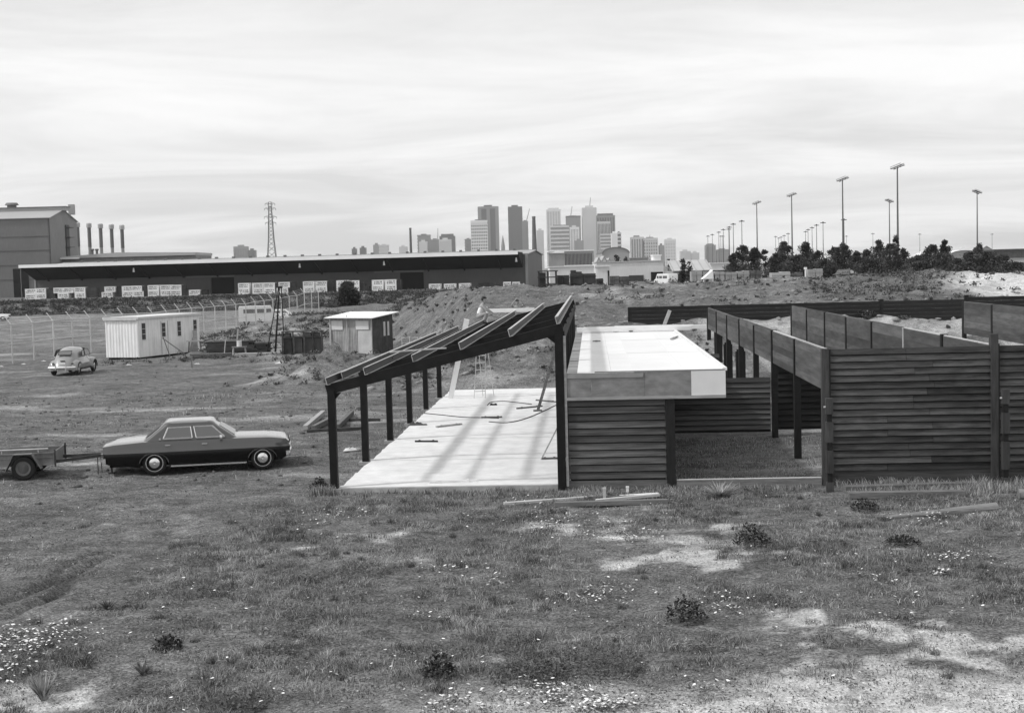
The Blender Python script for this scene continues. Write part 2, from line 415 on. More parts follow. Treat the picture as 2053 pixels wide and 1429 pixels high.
gm = bpy.data.materials.new('ground'); gm.use_nodes = True; t = gm.node_tree; l = t.links.new
b = t.nodes['Principled BSDF']; b.inputs['Roughness'].default_value = .95; b.inputs['Specular IOR Level'].default_value = .1
c = N('ShaderNodeTexCoord', t)
def gn(scale, detail, stretch=(1, 1, 1), rough=.6):
    m_ = N('ShaderNodeMapping', t); m_.inputs['Scale'].default_value = stretch; l(c.outputs['Object'], m_.inputs[0])
    n = N('ShaderNodeTexNoise', t); n.inputs['Scale'].default_value = scale; n.inputs['Detail'].default_value = detail; n.inputs['Roughness'].default_value = rough
    l(m_.outputs[0], n.inputs['Vector']); return n.outputs[0]
def mrange(x, a, b_, c_, d_):
    m_ = N('ShaderNodeMapRange', t); l(x, m_.inputs[0])
    for i, q in enumerate((a, b_, c_, d_)): m_.inputs[i + 1].default_value = q
    return m_.outputs[0]
def mth(op, x, y):
    m_ = N('ShaderNodeMath', t, operation=op)
    for i, q in enumerate((x, y)):
        if isinstance(q, (int, float)): m_.inputs[i].default_value = q
        else: l(q, m_.inputs[i])
    return m_.outputs[0]
big = mrange(gn(.35, 6, (1, 1.6, 1)), .3, .7, .70, 1.32)
mid_ = mth('MULTIPLY', mrange(gn(2.4, 8, (.75, 1, 1), .72), .32, .68, .55, 1.45), mrange(gn(9, 6, (.8, 1, 1), .75), .32, .68, .62, 1.38))
fin = mrange(gn(24, 3, (1, 1, 1), .8), .34, .66, .25, 1.75)
base = mth('MULTIPLY', mth('MULTIPLY', big, mid_), fin)
dirt = mth('MULTIPLY', base, .140)
at1 = N('ShaderNodeAttribute', t, attribute_name='pale'); at2 = N('ShaderNodeAttribute', t, attribute_name='veg')
palec = mth('MULTIPLY', mth('POWER', base, .6), .52)
vegc = mth('MULTIPLY', base, .130)
def mixv(fac, a, b_):
    return mth('ADD', mth('MULTIPLY', a, mth('SUBTRACT', 1.0, fac)), mth('MULTIPLY', b_, fac))
cc = mixv(at1.outputs['Fac'], mixv(at2.outputs['Fac'], dirt, vegc), palec)
at3 = N('ShaderNodeAttribute', t, attribute_name='rut_shade')
cc = mth('MULTIPLY', cc, mrange(at3.outputs['Fac'], 0, 1, 1.0, .38))  # groove shade painted into the soil colour along the wheel ruts
l(cc, b.inputs['Base Color'])
bp = N('ShaderNodeBump', t); bp.inputs['Strength'].default_value = .9; bp.inputs['Distance'].default_value = .12
l(mth('ADD', mth('MULTIPLY', gn(3.2, 8, (1, 1, 1), .7), 1.0), mth('MULTIPLY', gn(22, 4), .35)), bp.inputs['Height']); l(bp.outputs[0], b.inputs['Normal'])

rows = [-30, -10, 2, 6, 9, 11, 12.5]; y = 13.5; st = .13
while y < 9000:
    rows.append(y)
    if y < 34: st = .125
    elif y < 125: st = min(.55, st * 1.012)
    elif y < 240: st = min(1.2, st * 1.03)
    else: st *= 1.18
    y += st
rows = np.array(rows); nc = 420
tt = np.linspace(-1, 1, nc)
hw = 13 + .52 * np.maximum(rows, 0)
XX = tt[None, :] * hw[:, None]; YY = np.repeat(rows[:, None], nc, 1)
ZZ = height(XX, YY); VG, PL = masks(XX, YY)
nr = len(rows); idx = np.arange(nr * nc).reshape(nr, nc)
F = np.stack([idx[:-1, :-1], idx[:-1, 1:], idx[1:, 1:], idx[1:, :-1]], -1).reshape(-1, 4)
me = numpy_mesh('ground', np.stack([XX, YY, ZZ], -1).reshape(-1, 3), F, gm, {'veg': VG.ravel(), 'pale': PL.ravel(), 'rut_shade': tracks(XX, YY).ravel()})
me.polygons.foreach_set('use_smooth', [True] * len(me.polygons))
tag(obj('ground', me), kind='structure')

# ================================================================== SLAB
ZS = 0.05                                # top of the concrete
LEN = 5 * BAY + 3.0
slab = MB()
pts = [(0.12, -.05)]
# the left edge is stepped where the formwork breaks at each post
edge = [(.16, -.02)]
for k in range(6):
    u0 = k * BAY
    edge += [(.15 + rng.uniform(-.02, .02), u0 + .22), (.21, u0 + .26), (.18, u0 + .9), (.20 + rng.uniform(-.02, .02), u0 + 1.6), (.15, u0 + 2.2), (.19 + rng.uniform(-.02, .02), u0 + 2.25), (.16, u0 + 3.4), (.22, u0 + 4.1)]
edge = [e for e in edge if e[1] < LEN] + [(.2, LEN)]
poly = edge + [(5.35, LEN), (5.35, -.02)]
slab.prism([(v_, u_) for v_, u_ in poly], 'z', -.28, ZS)
so_ = slab.build('concrete_slab', 'concrete', None, False, O, (0, 0, -YAW)); tag(so_, kind='structure')
jm = MB()
for k in range(1, 6): jm.box((2.8, k * BAY - .1, ZS + .0005), (5.0, .02, .005))
jm.build('joint_strip', 'concrete_edge', so_)
fm = MB().box((2.75, -.06, -.03), (5.1, .05, .13)); fm.build('form_board', 'concrete_edge', so_)

# ================================================================== SHED FRAME
W = 5.33; ZL, ZR = 2.22, 3.50            # roof steel: underside heights at the low and high side
shed = thing('shed_frame', 'open skillion shed frame of black posts, rafters and grey purlins over the slab', 'shed frame', O, -YAW)
def roofz(v): return ZL + (ZR - ZL) * v / W
for k in range(6):
    u = k * BAY
    MB().box((.05, u, ZL / 2 - .05), (.17, .17, ZL + .35)).build('post', 'steel_dark', shed)
    MB().box((W, u, ZR / 2 - .05), (.19, .19, ZR + .35)).build('post', 'steel_dark', shed)
    r = MB(); r.beam((-.06, u, ZL + .10), (W + .10, u, ZR + .10 + .02), .11, .24); r.build('rafter', 'steel_dark', shed)
    g = MB(); g.prism([(.12, ZL - .14), (.12, ZL + .02), (.28, ZL + .04)], 'y', u - .03, u + .03); g.build('knee_bracket', 'steel_dark', shed)
    g = MB(); g.prism([(W - .09, ZR - .22), (W - .09, ZR - .03), (W - .28, ZR - .07)], 'y', u - .03, u + .03); g.build('knee_bracket', 'steel_dark', shed)
    MB().box((.80, u - .02, roofz(.8) + .28), (.10, .12, .14)).build('cleat', 'steel_dark', shed)
    MB().box((.05, u, -.02), (.34, .30, .10)).build('pier_cap', 'concrete_edge', shed)
# C-section purlins, open side to the right, sitting on the rafters
for i, (pv, u0, u1) in enumerate([(-.02, -.12, 22.0), (.10, 1.2, 21.0), (.86, -.08, 21.95), (1.97, .02, 22.0), (3.08, -.10, 22.4), (4.22, -.15, 22.1), (5.30, -.12, 22.3)]):
    z0 = roofz(pv) + .225; h = .165; m = MB(); tl = math.atan2(ZR - ZL, W)
    rot = Matrix.Rotation(-tl, 3, 'Y')
    ln = u1 - u0; cu = (u0 + u1) / 2
    for off, dims in (((0, 0, h / 2), (.012, ln, h - .02)),):
        o_ = rot @ Vector(off); m.box(Vector((pv, cu, z0)) + o_, dims, rot)
    pu = m.build('purlin', 'purlin', shed)
    fl_ = MB()
    for zo in (.004, h + .004): fl_.box(Vector((pv, cu, z0)) + rot @ Vector((.033, 0, zo)), (.076, ln, .012), rot)
    for e_ in (-ln / 2, ln / 2): fl_.box(Vector((pv, cu + e_, z0)) + rot @ Vector((0, 0, h / 2)), (.014, .02, h), rot)
    fl_.build('flange', 'flange', pu)
# light timber edge on the tall side
MB().box((W + .13, -.03, 1.72), (.055, .10, 3.45)).build('corner_stop', 'pale_timber', shed)
MB().box((W + .10, 11, ZR - .05), (.07, 22, .20)).build('eave_beam', 'steel_dark', shed)

# white fascia length across the back of the roof
m = MB(); m.box((0, 0, 0), (1.9, .10, .15)); m.b2((-.96, -.04, -.52), (-.90, .04, .16)); o_ = m.build('fascia_length', 'white_timber', None, False, B(2.9, 5 * BAY + .32, roofz(2.9) + .46), (0, 0, -YAW)); tag(o_, 'short white timber length lying across the far end of the purlins', 'timber')
m = MB().beam((.0, 0, 0), (1.25, .5, .035), .07, .03); o_ = m.build('roof_batten', 'galv', None, False, B(1.42, .15, roofz(1.97) + .462), (0, 0, -YAW)); tag(o_, 'thin pale batten resting across two purlins above the front rafter', 'batten')
# long white board leaning on the left side of the frame
p0 = B(.55, 4.85 * BAY, ZS); p1 = D(936, 640, p0.y - .6)
m = MB(); m.beam((0, 0, .02), p1 - p0, .20, .045, up=(0, -1, .2)); tag(m.build('leaning_board', 'white_timber', None, False, p0), 'long white board leaning up through the open roof frame', 'board')
# dark prop leaning at the right
p0 = G(1078, 824, ZS); p1 = D(1117, 690, p0.y + .9)
m = MB(); m.beam((0, 0, .0), p1 - p0, .10, .06, up=(0, -1, 0)); m.box((0, 0, .02), (.3, .2, .05)); tag(m.build('timber_prop', 'old_timber', None, False, p0), 'dark timber prop leaning against a tall shed post', 'prop')
p0 = G(1085, 921, ZS); p1 = D(1117, 858, p0.y + .5)
m = MB(); m.beam((0, 0, 0), p1 - p0, .035, .03, up=(0, -1, 0)); tag(m.build('thin_stake', 'pale_timber', None, False, p0), 'thin pale stake leaning over the slab near the tall front post', 'stake')
# step ladder
def ladder():
    base = G(962, 797, ZS)
    t_ = thing('step_ladder', 'tall thin metal step ladder standing open on the far end of the slab', 'ladder', base, 0); t_.scale = (.72, .8, .95)
    for sgn, dyy, nm in ((-1, -.35, 'front_frame'), (1, .75, 'back_frame')):
        m = MB()
        for s2 in (-1, 1): m.cyl((s2 * .30 + (0.0 if sgn < 0 else .45), dyy, 0), (s2 * .22 + .18, .1 * sgn, 2.6), .018, .018, 6)
        m.build(nm, 'galv', t_)
    m = MB()
    for k in range(1, 9):
        f = k / 9; yy = -.35 + (.35 - .1) * f; h = .30 - .08 * f
        MB().box((.18 * f, yy, 2.6 * f), (2 * h, .05, .03)).build('rung', 'galv', t_)
    MB().box((.18, 0, 2.6), (.5, .25, .04)).build('top_step', 'galv', t_)
ladder()
# cables, offcuts, cloth on the slab
def cable(pix, label, r=.014):
    ps = [G(a, b_, ZS + r) for a, b_ in pix]
    out = []
    for i in range(len(ps) - 1):
        q0 = ps[max(i - 1, 0)]; q1 = ps[i]; q2 = ps[i + 1]; q3 = ps[min(i + 2, len(ps) - 1)]
        for k in range(5):
            f = k / 5; out.append(.5 * ((2 * q1) + (q2 - q0) * f + (2 * q0 - 5 * q1 + 4 * q2 - q3) * f * f + (3 * q1 - q0 - 3 * q2 + q3) * f ** 3))
    out.append(ps[-1]); m = MB(); o0 = out[0]; m.tube([p - o0 for p in out], r, 6)
    tag(m.build('power_cable', 'rubber', None, True, o0), label, 'cable')
cable([(850, 828), (890, 832), (930, 836), (975, 837), (1000, 838)], 'black cable trailing from the left slab edge to a dark offcut')
cable([(980, 845), (1015, 847), (1050, 840), (1085, 826), (1116, 811)], 'black cable curving across the slab toward the tall posts')
cable([(977, 812), (985, 806), (1010, 804), (1040, 807), (1066, 810)], 'thin black cable looped near the step ladder')
for a, b_, wd, mt, lb in [((875, 857), (925, 851), .10, 'pale_timber', 'pale timber offcut with notches lying on the slab'), ((965, 838), (1007, 837), .07, 'old_timber', 'dark offcut at the end of the trailing cable'),
                          ((983, 812), (996, 812), .09, 'steel_dark', 'small black tool block on the slab near the ladder'), ((1036, 820), (1087, 815), .06, 'old_timber', 'dark timber strip at the foot of the leaning prop'),
                          ((861, 969), (957, 965), .07, 'concrete', 'white batten lying along the front of the slab'), ((1075, 803), (1117, 807), .06, 'old_timber', 'thin dark strip on the slab behind the leaning prop'),
                          ((832, 886), (878, 886), .03, 'rubber', 'short dark rod on the slab'), ((1086, 921), (1118, 920), .025, 'old_timber', 'thin rod on the slab at the foot of the stake')]:
    p, q = G(*a, ZS), G(*b_, ZS); m = MB(); m.beam((0, 0, .025), (q - p) + Vector((0, 0, .025)), wd, .05); m.box((q - p) * .2 + Vector((0, 0, .03)), (.06, wd * 1.3, .07)); m.box((q - p) * .8 + Vector((0, 0, .03)), (.06, wd * 1.3, .07))
    tag(m.build('timber_offcut', mt, None, False, p), lb, 'offcut')
def cloth(p, w_, d_, h_, mat, name, label, cat, seed):
    n = 14; gx = np.linspace(-1, 1, n); m = MB(); vs = []
    for i in range(n):
        for j in range(n):
            x, y_ = gx[i], gx[j]; r_ = max(abs(x), abs(y_))
            rr = .6 + .8 * float(vnoise(np.array([math.atan2(y_, x) * 2 + seed]), np.array([.5]))[0])
            hh = h_ * (1 - r_ ** 2) * (.2 + 1.6 * abs(2 * float(vnoise(np.array([x * 2.2 + seed]), np.array([y_ * 2.2 + 7.0]))[0]) - 1)) + .006
            vs.append((x * w_ * rr, y_ * d_ * rr, hh))
    m.add(vs, [(i * n + j, (i + 1) * n + j, (i + 1) * n + j + 1, i * n + j + 1) for i in range(n - 1) for j in range(n - 1)])
    tag(m.build(name, mat, None, True, p), label, cat)
cloth(G(836, 852, ZS), .30, .14, .10, 'cloth_dark', 'cloth_bundle', 'dark crumpled cloth bundle on the slab edge by a left post', 'cloth', 3)
p = gnd(G(706, 896)); cloth(p + Vector((0, 0, .02)), .22, .22, .07, 'cloth_rag', 'paper_sheet', 'crumpled white sheet lying on the dirt outside the slab', 'sheet', 9)

# ================================================================== ANNEX (flat white roof beside the shed)
annex = thing('flat_roof_annex', 'low annex with a bright white flat roof, grey sheeted fascia and dark weatherboard front', 'annex', O, -YAW)
VR = 9.06; UB = 20.0; ZD = 2.60
MB().b2((W + .14, .12, 2.40), (VR - .10, UB, ZD - .10)).build('roof_frame', 'deck_grey', annex)
for k in range(30):                                                    # grey planks showing along the tall wall
    u0 = .1 + k * .66
    MB().b2((W + .16, u0, ZD - .095), (W + .62, u0 + .645, ZD - .055 + .004 * (k % 3))).build('roof_plank', 'deck_grey', annex)
for (a, c_) in ((W + .40, W + 1.18), (W + 1.184, W + 1.70), (W + 1.70, W + 2.88), (W + 2.86, VR - .022)):
    for j in range(3):
        u0, u1 = .02 + j * UB / 3, (j + 1) * UB / 3 - .004
        zz_ = ZD - .045 + .004 * j + (.009 if a > W + 1.5 else .0) + (.005 if a > W + 2.5 else 0)
        MB().b2((a, u0 - (.0 if a > W + 1.5 else .05), zz_), (c_, u1, zz_ + .02)).build('roof_sheet', 'deck_white', annex)
MB().b2((VR - .02, -.02, ZD - .02), (VR + .07, UB, ZD + .045)).build('roof_edge_capping', 'deck_white', annex)
MB().b2((W + .8, -.035, ZD - .015), (VR + .02, .03, ZD + .012)).build('front_capping', 'deck_grey', annex)
for a, c_, mt in ((W + .16, W + .72, 'ply'), (W + .725, W + 1.93, 'ply'), (W + 1.935, W + 2.98, 'ply'), (W + 2.985, VR + .03, 'ply_white')):
    MB().b2((a, -.05, 2.03), (c_, -.02, ZD - .02)).build('fascia_sheet', mt, annex)
MB().b2((W + .16, -.07, ZD - .13), (W + 1.9, -.052, ZD - .04)).build('fascia_batten', 'deck_grey', annex)
MB().b2((W + .12, -.085, 1.965), (VR + .03, -.015, 2.028)).build('fascia_sill', 'pale_timber', annex)
MB().b2((VR, .0, 2.0), (VR + .025, UB, ZD - .03)).build('side_fascia', 'deck_grey', annex)
def lap_boards(parent, v0, v1, u, z0, z1, n, mat, depth=.028, front=-1, axis='v', name='weatherboard', split=False):
    # overlapping boards: each tilts so that its lower edge stands proud and shades the one below
    pitch = (z1 - z0) / n; ln = abs(v1 - v0); me = None
    m = MB()
    if axis == 'v':
        g_ = pitch * .17; d0 = front * .012; d1 = front * depth
        m.add([(-ln / 2, d0, pitch), (ln / 2, d0, pitch), (ln / 2, d1, g_), (-ln / 2, d1, g_),
               (-ln / 2, d0 - front * .02, pitch), (ln / 2, d0 - front * .02, pitch), (ln / 2, d1 - front * .03, g_), (-ln / 2, d1 - front * .03, g_)],
              [(0, 1, 2, 3), (7, 6, 5, 4), (3, 2, 6, 7), (0, 4, 5, 1), (1, 5, 6, 2), (0, 3, 7, 4)])
    else:
        m.add([(0, -ln / 2, pitch * 1.1), (0, ln / 2, pitch * 1.1), (front * depth, ln / 2, 0), (front * depth, -ln / 2, 0),
               (-front * .012, -ln / 2, pitch * 1.1), (-front * .012, ln / 2, pitch * 1.1), (front * (depth - .02), ln / 2, 0), (front * (depth - .02), -ln / 2, 0)],
              [(0, 1, 2, 3), (7, 6, 5, 4), (3, 2, 6, 7), (0, 4, 5, 1), (1, 5, 6, 2), (0, 3, 7, 4)])
    me = m.mesh(name, mat)
    for k in range(n):
        loc = ((v0 + v1) / 2, u, z0 + k * pitch) if axis == 'v' else (u, (v0 + v1) / 2, z0 + k * pitch)
        if split:                                         # two lengths butted at a different place in each course
            f_ = rng.choice((.34, .5, .5, .62)) + rng.uniform(-.03, .03)
            for c0, c1 in ((0, f_ - .001), (f_ + .001, 1)):
                o_ = obj(name, me, parent, (v0 + (v1 - v0) * (c0 + c1) / 2, u + rng.uniform(-.005, .005), z0 + k * pitch)); o_.scale = (c1 - c0, 1, 1)
                o_.rotation_euler = (rng.uniform(-.04, .04), rng.uniform(-.004, .004), 0)
            continue
        o_ = obj(name, me, parent, loc)
        o_.rotation_euler = (rng.uniform(-.03, .03), rng.uniform(-.002, .002), 0) if axis == 'v' else (rng.uniform(-.0015, .0015), rng.uniform(-.02, .02), 0)
lap_boards(annex, W + .17, 7.72, .03, .12, 1.96, 11, 'stain_grey', .045)
MB().b2((7.73, -.05, -.3), (7.93, .14, 1.96)).build('corner_post', 'post_black', annex)
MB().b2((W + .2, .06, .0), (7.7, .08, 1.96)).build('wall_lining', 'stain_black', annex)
MB().b2((W + .12, -.02, -.3), (7.75, .12, .10)).build('base_beam', 'old_timber', annex)
for k in range(1, 5):
    MB().b2((7.75, k * BAY - .07, -.3), (7.90, k * BAY + .07, 2.41)).build('inner_post', 'post_black', annex)
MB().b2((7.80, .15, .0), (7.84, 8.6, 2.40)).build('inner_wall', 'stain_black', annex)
# long white lengths lying across the far end of the roof
for k, (a, c_, dz, py) in enumerate([((1150, 651), (1378, 655), .05, 0), ((1150, 655), (1378, 661), .02, 0), ((1172, 652), (1400, 657), .13, 0), ((1240, 657), (1392, 661), .08, 0)]):
    p = B(W + .2 + .25 * (k == 2) + 1.4 * (k == 3), UB - 1.4 + .35 * k, ZD + .03); ln = (4.1, 4.2, 4.5, 2.9)[k]
    q = B(W + .2 + .25 * (k == 2) + 1.4 * (k == 3) + ln, UB - 1.75 + .4 * k, ZD + .03)
    m = MB(); m.beam((0, 0, .07), (q - p) + Vector((0, 0, .07)), .16, .14)
    tag(m.build('gutter_length', 'white_timber', None, False, p), 'long white timber length laid across the far end of the white flat roof', 'timber', 'white lengths on the flat roof')
p0 = B(W + 3.15, UB - .2, ZD - .6); p1 = D(1343, 622, p0.y); 
m = MB(); m.beam((0, 0, 0), p1 - p0, .12, .10, up=(0, -1, 0)); tag(m.build('leaning_stake', 'pale_timber', None, False, p0), 'pale stake standing tilted behind the far corner of the white flat roof', 'stake')
for px, py, ln, an in ((1196, 685, .25, 0), (1352, 678, 1.5, 1.3), (1235, 665, .2, .2), (1265, 665, .15, 0)):
    p = G(px, py, ZD + .012); m = MB(); m.box((0, 0, .02), (ln, .05, .035), Matrix.Rotation(an, 3, 'Z')); m.box((0, 0, .02), (.07, .09, .045))
    tag(m.build('roof_offcut', 'stain_grey' if ln < 1 else 'deck_grey', None, False, p), 'small offcut lying on the white flat roof' if ln < 1 else 'grey strip lying on the white flat roof near its right edge', 'offcut', 'offcuts on the flat roof' if ln < 1 else None)

# ================================================================== CELL FENCES
V1, V2, V3 = 11.33, 15.07, 22.65
ZT = 3.0
def rect_post(parent, v, u, z1, mat='post_black', s=.16, name='post', z0=-.4):
    return MB().b2((v - s / 2, u - s / 2, z0), (v + s / 2, u + s / 2, z1)).build(name, mat, parent)
def long_fence(v, label, zb, k0, k1, light=None):
    f = thing('screen_fence', label, 'fence', O, -YAW)
    me = MB().b2((-.012, -BAY / 2 + .1, -.085), (.012, BAY / 2 - .1, .085)).mesh('board', 'board_grey')
    for k in range(k0, k1):
        u = (k + .5) * BAY; n = 5; p_ = (ZT - zb) / n
        for i in range(n):
            o_ = obj('board', me, f, (v - .02 + rng.uniform(-.004, .004), u, zb + (i + .5) * p_)); o_.scale = (1, 1, p_ / .172)
        MB().b2((v - .012, u - BAY / 2, ZT), (v + .05, u + BAY / 2, ZT + .025)).build('top_rail', 'pale_timber' if k < 2 else 'board_grey', f)
    for k in range(k0, k1 + 1):
        u = k * BAY
        rect_post(f, v + .02, u, ZT + rng.uniform(-.02, .06), 'pale_timber' if light == k else 'post_black', .12 if light == k else .17)
    return f
f1 = long_fence(V1, 'dark timber screen fence of raised boards beside the white flat roof, open below', 2.08, 0, 7)
f2 = long_fence(V2, 'timber screen fence with one pale post behind the front board wall', 1.45, 0, 7, light=2)
f3 = long_fence(V3, 'timber screen fence standing against the far black fence beyond the pale post', 1.6, 3, 7)
# the back fence, black
bf = thing('back_fence', 'long black board fence across the foot of the dirt bank', 'fence', O, -YAW)
UF = 33.8
vv = 7.9; k = 0
while vv < 52:
    z0 = min(gz(*B(vv, UF).xy), gz(*B(vv + 3.9, UF).xy)) - .25
    n = max(3, int((ZT + .05 - z0) / .19))
    ztop = ZT + .02 + (.09 if vv > 22.5 else 0)
    for i in range(n):
        zt = ztop - i * .19
        MB().b2((vv + .02, UF - .015 - .004 * (i % 2), zt - .185), (vv + 3.88, UF + .015, zt)).build('board', 'stain_black', bf)
    rect_post(bf, vv, UF + .09, ztop + (.10 if k in (3, 4) else .0), 'post_black', .18, z0=z0 - .5)
    vv += 3.95; k += 1
# partitions
def partition(v0, v1, u, z1, n, mat, label, z0=.05):
    f = thing('board_partition', label, 'partition', O, -YAW)
    lap_boards(f, v0, v1, u, z0, z1, n, mat, .05)
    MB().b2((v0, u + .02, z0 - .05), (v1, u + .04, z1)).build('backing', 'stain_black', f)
    return f
partition(7.95, V1 - .10, 2 * BAY, 1.66, 10, 'stain_grey', 'low weatherboard partition in the shade under the white flat roof', .12)
partition(7.95, V1 - .75, 4 * BAY, 1.80, 10, 'stain', 'further dark board partition seen beyond the white roof corner')
partition(V1 + .12, V2 - .1, 2 * BAY + .3, 2.1, 11, 'stain_black', 'board partition, blackened for shade, closing the cell behind the screen fence posts', .14)  # shade inside the cell is put into the near-black board colour
# front wall of the cells
fw = thing('front_board_wall', 'long dark weatherboard wall facing the weedy foreground', 'wall', O, -YAW)
for a, c_ in ((V1 + .10, V2 - .07), (V2 + .07, V2 + 3.9), (V2 + 4.05, V2 + 7.9)):
    nb = 18
    lap_boards(fw, a, c_, .0, .22, 3.0, nb, 'stain', .050, split=True)
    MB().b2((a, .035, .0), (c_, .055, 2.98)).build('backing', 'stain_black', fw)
    MB().b2((a, -.03, -.25), (c_, .03, .24)).build('base_board', 'stain', fw)
for v_, zt in ((V1, 3.02), (V2, 3.27), (V2 + 3.97, 3.05), (V2 + 7.97, 3.05)):
    MB().b2((v_ - .085, -.09, -.3), (v_ + .075, .09, zt)).build('post', 'post_brown', fw)
# kerb sill across the open front
for a, c_, u in ((7.95, V1 - .12, -.02), (V1 - .1, V2, 2 * BAY - .1), (W + 2.6, V1 - .12, 2 * BAY + .0)):
    pass
sill = thing('timber_sill', 'pale timber sill on the ground across the open bay beside the weatherboard annex front', 'sill', B(7.95, -.02), -YAW)
MB().b2((0, -.05, -.25), (V1 - 8.07, .07, .09)).build('sill_beam', 'old_timber', sill); MB().b2((0, -.045, .092), (V1 - 8.07, .06, .105)).build('sill_cap', 'pale_timber', sill)
# free-standing mortised posts in front of the wall
def mort_post(px, py, h, label):
    p = gnd(G(px, py, -.07)); t_ = thing('mortised_post', label, 'post', p, -YAW)
    z = -.3; m = MB(); m.b2((-.052, -.052, -.35), (.052, .052, h)); m.build('core', 'post_black', t_)
    seg = [(-.35, .22), (.42, .92), (1.10, 1.55), (1.72, h + .01)] if h < 2.1 else [(-.35, .18), (.36, .98), (1.16, 1.62), (1.82, h + .01)]
    for a, c_ in seg: MB().b2((-.075, -.075, a), (.075, .075, c_)).build('block', 'post_brown', t_)
    MB().cyl((-.12, -.02, h - .18), (-.08, -.02, h - .18), .02, .02, 8).build('bolt', 'galv', t_)
mort_post(1664, 985, 2.06, 'free-standing mortised timber post in front of the left end of the board wall')
mort_post(2016, 972, 2.13, 'free-standing mortised timber post in front of the joint post of the board wall')
# short dark uprights of the cell gates seen above the annex roof edge
for k, (px, d) in enumerate([(1440, 58), (1459, 53.6), (1484, 49.2)]):
    p = on(px, 680, d); m = MB(); m.box((0, 0, .9), (.34, .16, 1.9)); m.box((0, 0, 1.88), (.26, .13, .09))
    tag(m.build('gate_stub', 'post_black', None, False, p), 'short thick black upright beside the screen fence posts above the white roof', 'post', 'short uprights by the screen fence')
_gs = bpy.data.materials.new('glass_side'); _gs.use_nodes = True
_b = _gs.node_tree.nodes['Principled BSDF']; _b.inputs['Base Color'].default_value = (.11, .11, .11, 1); _b.inputs['Roughness'].default_value = .08; _b.inputs['Specular IOR Level'].default_value = .8; MATS['glass_side'] = _gs
# ================================================================== SEDAN
def wheel(parent, x, y, r, side, hub='chrome', tw=.18, white=True, name='wheel'):
    t_ = bpy.data.objects.new(name, None); col.objects.link(t_); t_.parent = parent; t_.location = (x, y, r)
    n = 28; prof = [(.62, -.5), (.90, -.5), (.985, -.36), (1.0, -.15), (1.0, .15), (.985, .36), (.90, .5), (.62, .5)]
    m = MB(); rings = []
    for i in range(n):
        a = 2 * math.pi * i / n; rings.append([(p * r * math.cos(a), q * tw, p * r * math.sin(a)) for p, q in prof])
    rings.append(rings[0]); m.loft(rings, closed=False, caps=False); m.build('tyre', 'rubber', t_, True)
    s = side
    m = MB(); m.cyl((0, -.3 * tw * s, 0), (0, .34 * tw * s, 0), r * .64, r * .64, 24); m.build('rim', 'car_under' if white else 'trailer', t_, True)
    if white:
        m = MB(); ring = []
        for i in range(n + 1):
            a = 2 * math.pi * i / n; ring.append([(q * math.cos(a), s * tw * o_, q * math.sin(a)) for q, o_ in ((r * .66, .50), (r * .67, .54), (r * .73, .54), (r * .74, .50))])
        m.loft(ring, closed=False, caps=False); m.build('trim_ring', 'chrome', t_, True)
    m = MB(); rr = []
    for q, o_ in ((.44, .34), (.43, .40), (.36, .45), (.20, .50), (.12, .52), (.06, .50), (.01, .50)):
        rr.append([(q * r * math.cos(2 * math.pi * i / 20), s * tw * o_, q * r * math.sin(2 * math.pi * i / 20)) for i in range(20)])
    m.loft(rr, caps=False); m.build('hubcap', hub, t_, True)
    return t_
